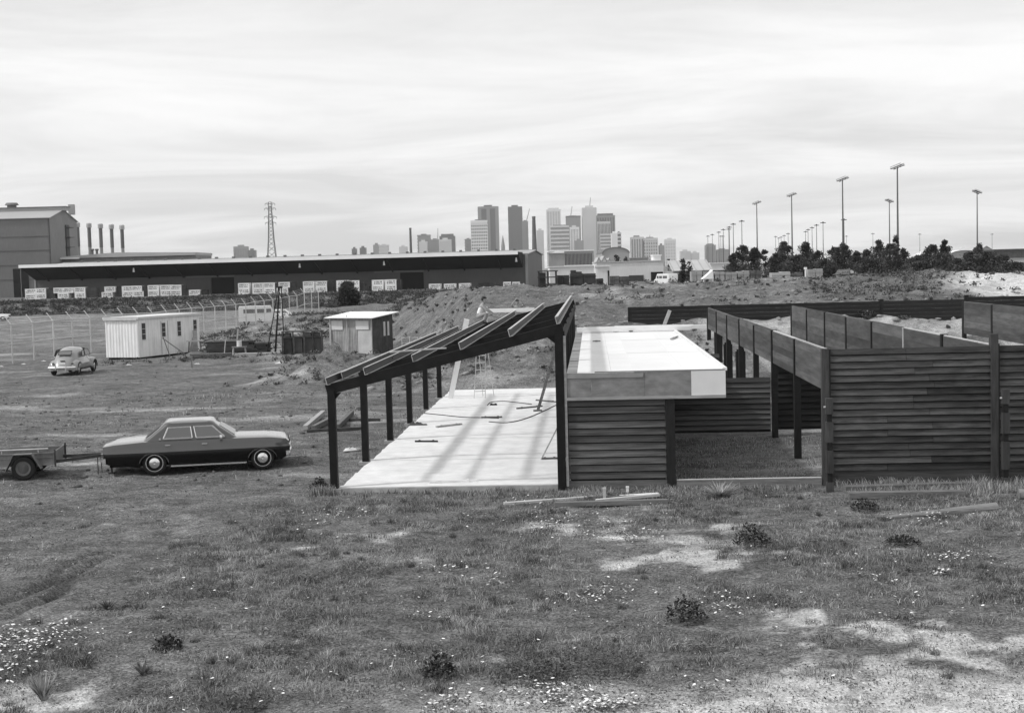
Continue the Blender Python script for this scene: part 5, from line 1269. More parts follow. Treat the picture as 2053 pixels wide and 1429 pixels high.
# ------------------------------------------------------------------ MIDDLE-DISTANCE BUILDINGS
def block(px0, px1, yt, yb, d, name, label, mat, roofmat='bldg_roof', roof='flat', cat='building', wins=None, dep=14, door=None, rz=0):
    a, b_ = D(px0, yt, d), D(px1, yt, d); w_ = b_.x - a.x; zb = gz((a.x + b_.x) / 2, d) - .6; h = a.z - zb
    t_ = thing(name, label, cat, (a.x, d, zb), rz)
    if roof == 'flat':
        MB().b2((0, 0, 0), (w_, dep, h - .25)).build('wall', mat, t_); MB().b2((-.15, -.2, h - .25), (w_ + .15, dep, h)).build('roof', roofmat, t_)
    elif roof == 'gable':        # ridge along depth: gable faces us
        MB().prism([(0, 0), (w_, 0), (w_, h * .7), (w_ / 2, h), (0, h * .7)], 'y', 0, dep).build('wall', mat, t_)
        m = MB(); m.quad((-.2, -.3, h * .7), (w_ / 2, -.3, h + .08), (w_ / 2, dep, h + .08), (-.2, dep, h * .7), .12); m.quad((w_ / 2, -.3, h + .08), (w_ + .2, -.3, h * .7), (w_ + .2, dep, h * .7), (w_ / 2, dep, h + .08), .12); m.build('roof', roofmat, t_)
    elif roof == 'arch':
        n = 14; pts = [(0, 0), (w_, 0)] + [(w_ / 2 + w_ / 2 * math.cos(math.pi * i / n), h * .80 + h * .20 * math.sin(math.pi * i / n)) for i in range(n + 1)]
        MB().prism(pts, 'y', 0, dep).build('wall', mat, t_)
        m = MB(); ar = pts[2:]
        for p, q in zip(ar[:-1], ar[1:]): m.quad((p[0], -.4, p[1] + .05), (p[0], dep, p[1] + .05), (q[0], dep, q[1] + .05), (q[0], -.4, q[1] + .05), .1)
        m.build('roof', roofmat, t_)
    elif roof == 'slope':        # roof plane tilts toward us
        MB().b2((0, 0, 0), (w_, dep, h * .55)).build('wall', mat, t_); m = MB(); m.quad((-.3, -.5, h * .55), (w_ + .3, -.5, h * .55), (w_ + .3, dep * .6, h), (-.3, dep * .6, h), .12); m.build('roof', roofmat, t_)
        m = MB()
        for k in range(6): x = w_ * k / 5; m.quad((x - .08, -.5, h * .55 + .14), (x + .08, -.5, h * .55 + .14), (x + .08, dep * .6, h + .14), (x - .08, dep * .6, h + .14), .03)
        m.build('roof_ribs', 'bldg_grey', t_)
    for x0, x1, z0, z1 in (wins or []): MB().b2((w_ * x0, -.12, h * z0), (w_ * x1, -.01, h * z1)).build('window', 'bldg_dark', t_)
    if door: MB().b2((w_ * door[0], -.14, 0), (w_ * door[1], -.01, h * door[2])).build('door', 'dark_void', t_)
    return t_
bb = block(1100, 1190, 503, 560, 330, 'glazed_factory', 'pale factory with a long dark glazed wall right of the warehouse end', 'bldg_grey', 'wh_white', 'flat', 'factory')
a = D(1132, 509, 329.6); b_ = D(1187, 509, 329.6); c_ = D(1132, 532, 329.6); l0 = Vector(bb.location)
x0, x1, z0, z1 = a.x - l0.x, b_.x - l0.x, c_.z - l0.z, a.z - l0.z
MB().b2((x0, -.12, z0), (x1, -.01, z1)).build('glazing', 'bldg_dark', bb)
for k in range(21): x = x0 + (x1 - x0) * k / 20; MB().b2((x - .06, -.2, z0), (x + .06, -.121, z1)).build('mullion', 'bldg_grey', bb)
MB().b2((x0 - .2, -.3, z0 - .6), (x1 + .2, -.02, z0)).build('sill_band', 'wh_white', bb)
m = MB(); m.prism([(-.2, z1 + .2), (x0 * .98, z1 + .2), (x0 * .98, z1 + 1.0)], 'y', -.4, 8); m.build('lean_roof', 'wh_white', bb)
block(1102, 1200, 534, 560, 300, 'low_white_wall', 'low white rendered building at the foot of the glazed factory', 'bldg_white', 'bldg_white', 'flat')
block(1207, 1262, 497, 560, 460, 'arched_hall', 'grey hall with a shallow arched roof in front of the towers', 'wh_roof', 'wh_end', 'arch', 'hall', dep=30)
for x0, x1, yt in ((1195, 1206, 517), (1206, 1217, 514), (1217, 1227, 518)): block(x0, x1, yt, 560, 420, 'small_house', 'small white gabled house before the arched hall', 'bldg_white', 'bldg_roof', 'gable', 'house', [(.3, .45, .55, .68), (.6, .72, .55, .68)])['group'] = 'white houses before the arched hall'
block(1196, 1330, 525, 562, 290, 'long_white_depot', 'long pale depot with a dark loading door right of the glazed factory', 'bldg_white', 'bldg_roof', 'flat', 'depot', door=(.81, .99, .5), wins=[(.48, .70, .05, .38)])
block(1310, 1325, 511, 562, 296, 'white_tank_house', 'bright white square block standing on the long pale depot', 'wh_white', 'wh_white', 'flat', 'block', dep=5)
block(1350, 1425, 523, 562, 270, 'ribbed_roof_shed', 'open shed with a sloping ribbed pale roof near the two cypresses', 'bldg_grey', 'bldg_roof', 'slope', 'shed', door=(.05, .95, .42))
block(1425, 1480, 527, 556, 300, 'flat_pale_shed', 'flat pale shed half hidden by the first tree', 'bldg_white', 'bldg_white', 'flat', 'shed', wins=[(.05, .6, .3, .6)])
block(1195, 1222, 532, 566, 200, 'box_truck_body', 'white box body parked at the edge of the dirt bank', 'bldg_white', 'bldg_white', 'flat', 'truck body', dep=3, door=(.85, .97, .8))
block(1262, 1300, 517, 562, 480, 'dim_depot', 'dim grey depot behind the long pale depot', 'bldg_grey', 'bldg_grey', 'flat', 'depot')
block(1905, 1962, 503, 560, 420, 'curved_white_roof', 'white curved roof showing between trees at the right', 'bldg_grey', 'wh_white', 'arch', 'hall', dep=20)
block(1960, 1995, 494, 560, 600, 'pitched_grey_roof', 'pale pitched roof far behind the right-hand trees', 'bldg_grey', 'bldg_roof', 'gable', 'hall', dep=30)
block(1992, 2075, 500, 560, 330, 'dark_long_shed', 'long dark shed at the right edge behind the trees', 'shed_dark', 'shed_dark', 'flat', 'shed')
block(2020, 2055, 518, 560, 250, 'pale_cottage', 'pale cottage wall half hidden by the rightmost bushes', 'bldg_white', 'bldg_grey', 'flat', 'cottage', dep=6, wins=[(.2, .35, .3, .6)])
block(1844, 1880, 505, 560, 700, 'hazy_hall', 'hazy pale hall roof between the trees', 'bldg_white', 'bldg_white', 'gable', 'hall')
# dark pallets, racks and low walls along the crest
def crest_box(px0, px1, yt, d, name, label, cat, mat, kind='pallet', dep=1.2, grp=None):
    a, b_ = D(px0, yt, d), D(px1, yt, d); w_ = b_.x - a.x; zb = gz((a.x + b_.x) / 2, d) - .15; h = max(.3, a.z - zb)
    t_ = thing(name, label, cat, (a.x, d, zb), 0, grp)
    if kind == 'rack':
        for x in (0, w_ * .5, w_ * .94):
            for y_ in (0, dep): MB().b2((x, y_, 0), (x + .1, y_ + .1, h)).build('upright', mat, t_)
        for z in (h * .35, h * .7, h): MB().b2((-.05, -.05, z - .08), (w_ + .1, dep + .1, z)).build('shelf', mat, t_)
        MB().b2((.1, .2, .1), (w_ * .4, dep, h * .9)).build('load', mat, t_)
    else:
        n = max(2, int(w_ / .9))
        for k in range(n): MB().b2((w_ * k / n + .02, 0, 0), (w_ * (k + 1) / n - .03, dep, h * rng.uniform(.9, 1.0))).build('panel', mat, t_)
        MB().b2((0, -.03, h * .35), (w_, -.002, h * .42)).build('rail', mat, t_); MB().b2((0, -.03, h * .75), (w_, -.002, h * .82)).build('rail', mat, t_)
    return t_
crest_box(1079, 1116, 543, 105, 'storage_rack', 'open dark storage rack on the crest beside the warehouse end', 'rack', 'crate_dark', 'rack')
crest_box(1117, 1142, 549, 106, 'pallet_row', 'dark pallet row beside the storage rack on the crest', 'pallets', 'crate_dark'); crest_box(1143, 1195, 547, 107, 'pallet_row', 'longer dark pallet row below the glazed factory', 'pallets', 'crate_dark'); crest_box(1144, 1167, 541, 109, 'pallet_row', 'raised dark pallets topping the longer pallet row', 'pallets', 'crate_dark')
crest_box(1196, 1210, 556, 106, 'pallet_row', 'low dark pallets at the foot of the white box body', 'pallets', 'crate_dark'); crest_box(1222, 1262, 553, 112, 'pallet_row', 'dark low timber pile before the long pale depot', 'pallets', 'shed_dark')
for a, b_, yt, lb in ((1386, 1408, 543, 'grey container row, piece beside the cypresses'), (1409, 1432, 544, 'grey container under the pale triangular sheet'), (1433, 1453, 542, 'grey container, first right of the pale triangular sheet'), (1454, 1478, 543, 'grey container, second right of the pale triangular sheet'), (1479, 1503, 542, 'grey container, third right of the pale triangular sheet'), (1504, 1526, 542, 'dark container at the foot of the first trees'), (1547, 1585, 545, 'pale low container row before the second tree group'), (1586, 1610, 546, 'dark low container row before the second tree group'), (1620, 1650, 538, 'grey shed-like container behind the white marker post')):
    crest_box(a, b_, yt, 122, 'steel_container', lb, 'container', 'bldg_grey' if 'grey' in lb and 'dark' not in lb else ('bldg_roof' if 'pale low' in lb else 'shed_dark'))
p = on(1409, 550, 119); q = D(1430, 541, 119); m = MB(); w_ = q.x - p.x; h = q.z - p.z; m.prism([(0, h * .45), (w_, h * .45), (w_ * .95, h), (w_ * .75, h * .85)], 'y', 0, 1.5); m.b2((w_ * .9, .1, -.1), (w_ * .97, .2, h * .5)); m.b2((.05, .1, -.1), (.12, .2, h * .5)); tag(m.build('pale_sheet', 'wh_white', None, False, p), 'pale triangular sheet stretched over the container row', 'sheet')
p = on(1615, 558, 116); q = D(1615, 538, 116); m = MB(); m.cyl((0, 0, -.2), (0, 0, q.z - p.z), .06, .06, 8); m.box((0, 0, q.z - p.z), (.25, .1, .2)); tag(m.build('marker_post', 'wh_white', None, False, p), 'white marker post on the crest before the trees', 'post')

# ------------------------------------------------------------------ LIGHT MASTS
def mast_proto(big):
    hgt = 28.3
    t_ = thing('light_mast', 'tall floodlight mast', 'light mast', (0, 0, 0), 0)
    m = MB(); m.cyl((0, 0, -1), (0, 0, hgt), .34, .17, 10); m.build('pole', 'mast', t_, True)
    if big:
        m = MB(); rt = Matrix.Rotation(R(-20), 3, 'Y') @ Matrix.Rotation(R(8), 3, 'X'); m.box((0, 0, hgt + .35), (3.4, .5, .10), rt)
        for y_ in (-.9, .9): m.box(rt @ Vector((0, y_, .25)) + Vector((0, 0, hgt + .35)), (3.4, .10, .12), rt)
        m.build('head_frame', 'mast', t_)
        for x in (-1.35, -.45, .45, 1.35):
            for y_ in (-.8, .8): MB().box(rt @ Vector((x, y_, -.22)) + Vector((0, 0, hgt + .35)), (.60, .5, .22), rt).build('floodlight', 'lamp_head', t_)
    else:
        m = MB(); m.box((0, 0, hgt + .2), (3.2, 2.2, .14))
        for x in (-1.3, -.45, .45, 1.3): m.box((x, 0, hgt - .02), (.6, 1.6, .32))
        m.cyl((0, 0, hgt + .2), (0, 0, hgt + .8), .8, .3, 8); m.build('head_frame', 'lamp_head', t_)
    return t_
pb, ps = mast_proto(True), mast_proto(False); used = {True: False, False: False}
def mast(px, py, big, rz=0, group='far lamp masts', label='slim dark lamp mast with a flat head in the far rows'):
    r = ray(px, py); d = 25.0 / r.z * r.y; proto = pb if big else ps
    o_ = proto if not used[big] else copytree(proto); used[big] = True
    o_.location = (r.x * d / r.y, d, 1.7); o_.rotation_euler = (0, 0, rz); tag(o_, label, 'light mast', group)
ALLCH[pb.name] = list(pb.children); ALLCH[ps.name] = list(ps.children)
mast(1799, 336, True, R(10), None, 'tallest floodlight mast with a tilted double head above the trees')
mast(1689, 361, True, R(10), None, 'floodlight mast with a tilted head rising left of the tallest mast')
mast(1587, 392, True, R(12), None, 'floodlight mast with a tilted head above the second tree group')
mast(1517, 408, True, R(14), None, 'floodlight mast with a tilted head above the first tree group')
mast(1783, 404, True, R(200), None, 'slender floodlight mast close beside the tallest mast')
mast(1959, 386, True, R(200), None, 'floodlight mast standing alone at the right above the trees')
for px, py in ((1487, 444), (1470, 450), (1462, 456), (1461, 460), (1450, 461), (1441, 466), (1449, 474), (1445, 474), (1428, 471), (1419, 474), (1650, 447), (1637, 452), (1628, 457), (1620, 461), (1615, 465), (1580, 469), (1572, 473), (1566, 476), (1561, 478), (1555, 475), (1692, 441), (1697, 474), (1750, 469), (1844, 470), (1989, 470)):
    mast(px, py, False)

# ------------------------------------------------------------------ HAZE
hz = MB(); hz.b2((-2600, -40, -6), (2600, 3700, 215)); hm = bpy.data.materials.new('haze'); hm.use_nodes = True; ht = hm.node_tree; ht.nodes.remove(ht.nodes['Principled BSDF'])
pv = N('ShaderNodeVolumePrincipled', ht); pv.inputs['Color'].default_value = (.97, .97, .97, 1); pv.inputs['Density'].default_value = 0.00009; pv.inputs['Anisotropy'].default_value = 0.0
ht.links.new(pv.outputs[0], ht.nodes['Material Output'].inputs['Volume']); MATS['haze'] = hm
tag(hz.build('haze', 'haze'), kind='stuff')
# ================================================================== VEGETATION AND LITTER
def veg_material(name, lo, hi, transl=.25):
    m = bpy.data.materials.new(name); m.use_nodes = True; t = m.node_tree; l = t.links.new
    b = t.nodes['Principled BSDF']; b.inputs['Roughness'].default_value = .85; b.inputs['Specular IOR Level'].default_value = .15
    at = N('ShaderNodeAttribute', t, attribute_name='tone'); mr = N('ShaderNodeMapRange', t); l(at.outputs['Fac'], mr.inputs[0]); mr.inputs[3].default_value = lo; mr.inputs[4].default_value = hi
    l(mr.outputs[0], b.inputs['Base Color'])
    tl = N('ShaderNodeBsdfTranslucent', t); l(mr.outputs[0], tl.inputs[0]); mx = N('ShaderNodeMixShader', t); mx.inputs[0].default_value = transl
    l(b.outputs[0], mx.inputs[1]); l(tl.outputs[0], mx.inputs[2]); l(mx.outputs[0], t.nodes['Material Output'].inputs[0]); MATS[name] = m; return m
veg_material('grass', .06, .72); veg_material('weeds', .04, .28); veg_material('foliage', .025, .16); veg_material('scrub', .03, .20); veg_material('litter', .02, .50, .0)
def blades(X, Y, Z, h, w_, lean_, tone):
    n = len(X); a = nrg.uniform(0, 2 * np.pi, n); b_ = nrg.uniform(0, 2 * np.pi, n); ln = nrg.uniform(.2, 1, n) * lean_ * h
    wx_, wy_ = np.cos(a) * w_ / 2, np.sin(a) * w_ / 2; lx_, ly_ = np.cos(b_) * ln, np.sin(b_) * ln
    P0 = np.stack([X - wx_, Y - wy_, Z - .01], -1); P1 = np.stack([X + wx_, Y + wy_, Z - .01], -1)
    P2 = np.stack([X + lx_ * .35 + wx_ * .8, Y + ly_ * .35 + wy_ * .8, Z + h * .62], -1); P3 = np.stack([X + lx_ * .35 - wx_ * .8, Y + ly_ * .35 - wy_ * .8, Z + h * .62], -1)
    P4 = np.stack([X + lx_, Y + ly_, Z + h], -1)
    V_ = np.stack([P0, P1, P2, P3, P4], 1).reshape(-1, 3); i = np.arange(n)[:, None] * 5
    F_ = np.concatenate([i + np.array([[0, 1, 2]]), i + np.array([[0, 2, 3]]), i + np.array([[3, 2, 4]])], 0)
    return V_, F_, np.repeat(tone, 5)
def scatter(n, y0, y1, pw=1.0):
    Y = y0 + (y1 - y0) * nrg.random(n) ** pw; X = (nrg.random(n) * 2 - 1) * (.42 * Y + 1.0); return X, Y
# short grass sward with clumps
X, Y = scatter(900000, 14.3, 31.2)
vg, pl_ = masks(X, Y)
clump = fbm(X / .32, Y / .32, 3, 121); keep = nrg.random(len(X)) < (vg * np.clip(.36 + 1.5 * clump, .05, 1) + .03 * np.clip(vg * 3, 0, 1)) * .85
X, Y = X[keep], Y[keep]; cl = clump[keep]
v_, u_ = vu(X, Y); ok = ~((v_ > -.3) & (v_ < 15.6) & (u_ > -.12)); X, Y, cl = X[ok], Y[ok], cl[ok]
big_ = fbm(X / 1.3, Y / 1.3, 3, 131)
h = np.clip(.02 + .05 * nrg.random(len(X)) + .08 * np.clip(cl + .1, 0, 1) + .08 * np.clip(big_, 0, 1), .02, .22)
tone = np.clip(.36 + .55 * fbm(X / .9, Y / .9, 3, 141) + .28 * nrg.standard_normal(len(X)) - .25 * np.clip(cl, 0, 1), 0, 1)
V_, F_, T_ = blades(X, Y, height(X, Y), h, .004 + .005 * nrg.random(len(X)), 1.3, tone)
tag(obj('grass', numpy_mesh('grass', V_, F_, 'grass', {'tone': T_})), 'short dry grass covering the foreground ground', 'grass', kind='stuff')
# tufts: dense small clumps, each with its own tone
tx_, ty_ = scatter(2600, 14.5, 31.0, .9); vg, _ = masks(tx_, ty_); v_, u_ = vu(tx_, ty_); k = (nrg.random(2600) < .06 + .75 * vg) & ~((v_ > -.3) & (v_ < 15.6) & (u_ > -.12)); tx_, ty_ = tx_[k], ty_[k]
nt_ = len(tx_); per = 75; rad = np.repeat(nrg.uniform(.06, .26, nt_), per); ang = nrg.uniform(0, 6.28, nt_ * per); rr0 = rad * np.sqrt(nrg.random(nt_ * per))
X = np.repeat(tx_, per) + rr0 * np.cos(ang); Y = np.repeat(ty_, per) + rr0 * np.sin(ang)
h = np.repeat(nrg.uniform(.04, .15, nt_), per) * (1.15 - .75 * np.sqrt(rr0 / rad)) * nrg.uniform(.4, 1.5, nt_ * per); tone = np.clip(np.repeat(nrg.choice([.03, .12, .28, .6], nt_, p=[.35, .28, .2, .17]), per) + .13 * nrg.standard_normal(nt_ * per), 0, 1)
V_, F_, T_ = blades(X, Y, height(X, Y), h, .005 + .004 * nrg.random(len(X)), 1.5, tone)
tag(obj('grass_tufts', numpy_mesh('grass_tufts', V_, F_, 'grass', {'tone': T_})), 'dark and pale grass tufts dotted over the foreground', 'grass', kind='stuff')
# flat broad-leaved weeds in mats
def leaf_quads(X, Y, Z, r, tone, tilt=.5):
    n = len(X); a = nrg.uniform(0, 2 * np.pi, n); c_, s_ = np.cos(a), np.sin(a); el = nrg.uniform(-.1, tilt, n)
    dz = np.sin(el) * r; L1 = np.cos(el) * r; wv = r * .32
    P0 = np.stack([X, Y, Z], -1); P1 = np.stack([X + c_ * L1 * .55 - s_ * wv, Y + s_ * L1 * .55 + c_ * wv, Z + dz * .6], -1)
    P2 = np.stack([X + c_ * L1, Y + s_ * L1, Z + dz * .9], -1); P3 = np.stack([X + c_ * L1 * .55 + s_ * wv, Y + s_ * L1 * .55 - c_ * wv, Z + dz * .6], -1)
    return np.stack([P0, P1, P2, P3], 1).reshape(-1, 3), (np.arange(n)[:, None] * 4 + np.arange(4)[None, :]), np.repeat(tone, 4)
X, Y = scatter(300000, 14.3, 31.0)
vg, pl_ = masks(X, Y); mat_ = fbm(X / .8, Y / .8, 3, 151); keep = nrg.random(len(X)) < np.clip((mat_ - .02) * 2.4, 0, 1) * np.clip(vg * 1.3, 0, 1)
X, Y = X[keep], Y[keep]; v_, u_ = vu(X, Y); ok = ~((v_ > -.3) & (v_ < 15.6) & (u_ > -.12)); X, Y = X[ok], Y[ok]
tone = np.clip(.35 + .3 * nrg.standard_normal(len(X)), 0, 1)
V_, F_, T_ = leaf_quads(X, Y, height(X, Y) + .015 + .06 * nrg.random(len(X)), .025 + .035 * nrg.random(len(X)), tone)
tag(obj('ground_weeds', numpy_mesh('ground_weeds', V_, F_, 'weeds', {'tone': T_})), 'low leafy weeds matted among the grass', 'weeds', kind='stuff')
# grass in the open cells and round the posts, and along walls
def strip(n, v0, v1, u0, u1, hh, tone0):
    v_ = nrg.uniform(v0, v1, n); u_ = nrg.uniform(u0, u1, n); X = O.x + VD.x * v_ + UD.x * u_; Y = O.y + VD.y * v_ + UD.y * u_
    cl = fbm(X / .4, Y / .4, 3, 161); k = nrg.random(n) < np.clip(.5 + 1.2 * cl, .08, 1); X, Y, cl = X[k], Y[k], cl[k]
    return X, Y, np.clip(hh * (.4 + .8 * nrg.random(len(X)) + .8 * np.clip(cl, 0, 1)), .02, .5), np.clip(tone0 + .25 * nrg.standard_normal(len(X)), 0, 1)
ps_ = [strip(26000, 8.0, 11.2, .1, 8.6, .05, .35), strip(9000, 11.4, 15.2, .1, 9, .06, .4), strip(16000, 11.5, 19.5, -1.6, -.1, .17, .45), strip(1500, -.45, .1, -.5, .1, .22, .3), strip(2600, .1, 5.2, -.55, -.12, .10, .3), strip(2600, -.6, 0.0, .3, 21, .07, .3), strip(2500, 5.4, 11, -.5, -.12, .10, .35)]
X, Y, h, tone = [np.concatenate([p[i] for p in ps_]) for i in range(4)]
V_, F_, T_ = blades(X, Y, height(X, Y), h, .009 + .006 * nrg.random(len(X)), .7, tone)
tag(obj('wall_grass', numpy_mesh('wall_grass', V_, F_, 'grass', {'tone': T_})), 'longer grass along the wall foot, the cells and the slab edges', 'grass', kind='stuff')
# sparse tufts on the bare dirt and on the banks
X, Y = [], []
for (cnt, y0, y1, hh, sd) in ((60000, 31, 62, .09, 0), ):
    x, y_ = scatter(cnt, y0, y1); X.append(x); Y.append(y_)
X, Y = np.concatenate(X), np.concatenate(Y); vg, _ = masks(X, Y); v_, u_ = vu(X, Y)
k = (nrg.random(len(X)) < vg * .8) & ~((v_ > -.1) & (u_ > -.1) & (u_ < 25)); X, Y = X[k], Y[k]
V_, F_, T_ = blades(X, Y, height(X, Y), .05 + .10 * nrg.random(len(X)), .02, .8, np.clip(.4 + .25 * nrg.standard_normal(len(X)), 0, 1))
tag(obj('sparse_grass', numpy_mesh('sparse_grass', V_, F_, 'grass', {'tone': T_})), 'sparse grass tufts on the bare dirt', 'grass', kind='stuff')
# scrub on banks: clusters of small leaves
def scrub(name, label, centres, lw_, mat='scrub', per=60):
    c_ = np.array(centres); n = len(c_); r_ = np.repeat(c_[:, 3], per); ctr = np.repeat(c_[:, :3], per, 0)
    d = nrg.standard_normal((n * per, 3)); d /= np.linalg.norm(d, axis=1)[:, None]; rad = nrg.random(n * per) ** .45
    P = ctr + d * (r_ * rad)[:, None] * np.array([1, 1, .62]); P[:, 2] = np.maximum(P[:, 2], ctr[:, 2] - .05)
    V_, F_, T_ = leaf_quads(P[:, 0], P[:, 1], P[:, 2], lw_ * (.6 + .8 * nrg.random(n * per)), np.clip(.4 + .28 * nrg.standard_normal(n * per), 0, 1), 1.3)
    tag(obj(name, numpy_mesh(name, V_, F_, mat, {'tone': T_})), label, 'scrub', kind='stuff')
cs = []
x, y_ = nrg.uniform(-24, 48, 9000), nrg.uniform(57, 118, 9000); vg, pl_ = masks(x, y_); v_, u_ = vu(x, y_)
inb = (u_ > 26.5) & ~((u_ > 33) & (u_ < 62) & (v_ > -1.5) & (v_ < 5)) & (v_ > -7 - .2 * (u_ - 26)) & ~((u_ > 33.2) & (u_ < 34.4))
k = inb & (nrg.random(9000) < .12 + vg * .6); zz_ = height(x, y_)
cs += [(a, b_, c_ + .05, r_) for a, b_, c_, r_ in zip(x[k], y_[k], zz_[k], (nrg.uniform(.08, .5, 9000) * (.55 + .6 * vg))[k])]
v_ = nrg.uniform(-1.5, 6.5, 160); u_ = nrg.uniform(25.6, 31, 160); x = O.x + VD.x * v_ + UD.x * u_; y_ = O.y + VD.y * v_ + UD.y * u_; k = fbm(x / 1.6, y_ / 1.6, 3, 201) > .05; x, y_ = x[k], y_[k]
cs += [(a, b_, c_ + .05, r_) for a, b_, c_, r_ in zip(x, y_, height(x, y_), nrg.uniform(.15, .5, len(x)))]
for px, py, rx, ry, n_ in ((350, 722, 3.0, 1.5, 22), (430, 712, 2.5, 1.0, 16), (520, 716, 3.5, 1.2, 22), (600, 722, 2.5, 1.5, 20), (640, 750, 2.0, 2.0, 26), (690, 745, 2.5, 2.0, 26), (580, 768, 2.0, 1.5, 14), (720, 722, 2.5, 1.0, 16), (240, 728, 2.5, .8, 8), (770, 745, 3, 2.5, 20), (830, 770, 2.0, 3.0, 20), (900, 700, 2, 3, 16), (500, 650, 6, 3, 40), (580, 645, 6, 3, 40), (640, 648, 5, 3, 30), (830, 650, 6, 4, 40), (900, 645, 5, 4, 30)):
    d_ = {True: 100.0}.get(py < 660); p_ = on(px, py, d_) if d_ else G(px, py)
    x = p_.x + nrg.standard_normal(n_) * rx * .6; y_ = p_.y + nrg.standard_normal(n_) * ry * .6
    cs += [(a, b_, c_ + .02, r_) for a, b_, c_, r_ in zip(x, y_, height(x, y_), nrg.uniform(.12, .42, n_))]
scrub('bank_scrub', 'dark scrubby weeds over the dirt bank', cs, .11, per=40)
cs = []
x, y_ = nrg.uniform(-26, -8, 1500), nrg.uniform(90, 116, 1500); k = (nrg.random(1500) < np.clip(.2 + fbm(x / 3, y_ / 3, 3, 171), 0, .6)); zz_ = height(x, y_)
cs += [(a, b_, c_ + .1, r_) for a, b_, c_, r_ in zip(x[k], y_[k], zz_[k], nrg.uniform(.25, .6, 1500)[k])]
scrub('cut_scrub', 'scrub along the low cut between the hut and the small shed', cs, .14, per=45)
x = nrg.uniform(-105, 20, 2600); y_ = nrg.uniform(200.5, 216, 2600); zz_ = height(x, y_)
scrub('embankment_scrub', 'dark band of scrub on the embankment before the warehouse', [(a, b_, c_ + .1, r_) for a, b_, c_, r_ in zip(x, y_, zz_, nrg.uniform(.35, .9, 2600))], .26, 'foliage', per=34)
# dry stems, crumbs and leaf litter over the bare dirt
X, Y = scatter(230000, 14.3, 60, 1.5); v_, u_ = vu(X, Y); k = ~((v_ > -.2) & (u_ > -.1) & (u_ < 26) & (v_ < 15.3)) & (nrg.random(len(X)) < .35 + .9 * fbm(X / .9, Y / .9, 3, 181)); X, Y = X[k], Y[k]
V_, F_, T_ = leaf_quads(X, Y, height(X, Y) + .006, (.016 + .030 * nrg.random(len(X)) ** 2) * (.6 + Y / 40), np.clip(.24 + .26 * nrg.standard_normal(len(X)), 0, 1), .9)
tag(obj('ground_litter', numpy_mesh('ground_litter', V_, F_, 'litter', {'tone': T_})), 'crumbs of earth and dry leaf litter on the dirt', 'litter', kind='stuff')
cs = []
x, y_ = nrg.uniform(-75, -4, 5200), nrg.uniform(38, 200, 5200); v_, u_ = vu(x, y_); k = (nrg.random(5200) < np.clip(.15 + 1.1 * fbm(x / 9, y_ / 4, 3, 191), .03, .8)) & ~((v_ > -1) & (u_ < 27)); x, y_ = x[k], y_[k]
cs = [(a, b_, c_, r_) for a, b_, c_, r_ in zip(x, y_, height(x, y_), nrg.uniform(.05, .16, len(x)) * (.6 + y_ / 120))]
scrub('field_weeds', 'small weeds dotted over the bare field on the left', cs, .07, per=16)
# stones
def stones(name, label, X, Y, S, mat='stone'):
    ico = np.array([(0, 0, 1), (.894, 0, .447), (.276, .851, .447), (-.724, .526, .447), (-.724, -.526, .447), (.276, -.851, .447), (.724, .526, -.447), (-.276, .851, -.447), (-.894, 0, -.447), (-.276, -.851, -.447), (.724, -.526, -.447), (0, 0, -1)])
    tri = np.array([(0, 1, 2), (0, 2, 3), (0, 3, 4), (0, 4, 5), (0, 5, 1), (1, 6, 2), (2, 7, 3), (3, 8, 4), (4, 9, 5), (5, 10, 1), (6, 7, 2), (7, 8, 3), (8, 9, 4), (9, 10, 5), (10, 6, 1), (11, 7, 6), (11, 8, 7), (11, 9, 8), (11, 10, 9), (11, 6, 10)])
    n = len(X); sc_ = S[:, None, None] * nrg.uniform(.6, 1.3, (n, 1, 3)) * np.array([1, 1, .62]); jit = nrg.uniform(.75, 1.2, (n, 12, 1))
    a = nrg.uniform(0, 6.28, n); P = ico[None] * jit * sc_; c_, s_ = np.cos(a)[:, None], np.sin(a)[:, None]
    P = np.stack([P[..., 0] * c_ - P[..., 1] * s_, P[..., 0] * s_ + P[..., 1] * c_, P[..., 2]], -1)
    P += np.stack([X, Y, height(X, Y) + S * .15], -1)[:, None, :]
    tag(obj(name, numpy_mesh(name, P.reshape(-1, 3), (tri[None] + 12 * np.arange(n)[:, None, None]).reshape(-1, 3), mat)), label, 'stones', kind='stuff')
X, Y = scatter(1500, 14.5, 60, 1.6); v_, u_ = vu(X, Y); k = ~((v_ > -.3) & (u_ > -.3) & (u_ < 26)); X, Y = X[k], Y[k]
stones('loose_stones', 'small pale stones scattered over the dirt', X, Y, np.clip(.008 + .012 * nrg.random(len(X)) ** 3 * 3, .006, .05))
v_ = nrg.uniform(-6, 34, 1700); u_ = 26 + 40 * nrg.random(1700) ** 1.3; X = O.x + VD.x * v_ + UD.x * u_; Y = O.y + VD.y * v_ + UD.y * u_
stones('bank_rubble', 'broken rubble lying on the dirt bank', X, Y, .03 + .16 * nrg.random(1700) ** 3)
X, Y = scatter(900, 32, 62); k = X < -5; stones('dirt_clods', 'dark clods of earth on the bare dirt', X[k], Y[k], .03 + .07 * nrg.random(k.sum()) ** 2, 'mud')
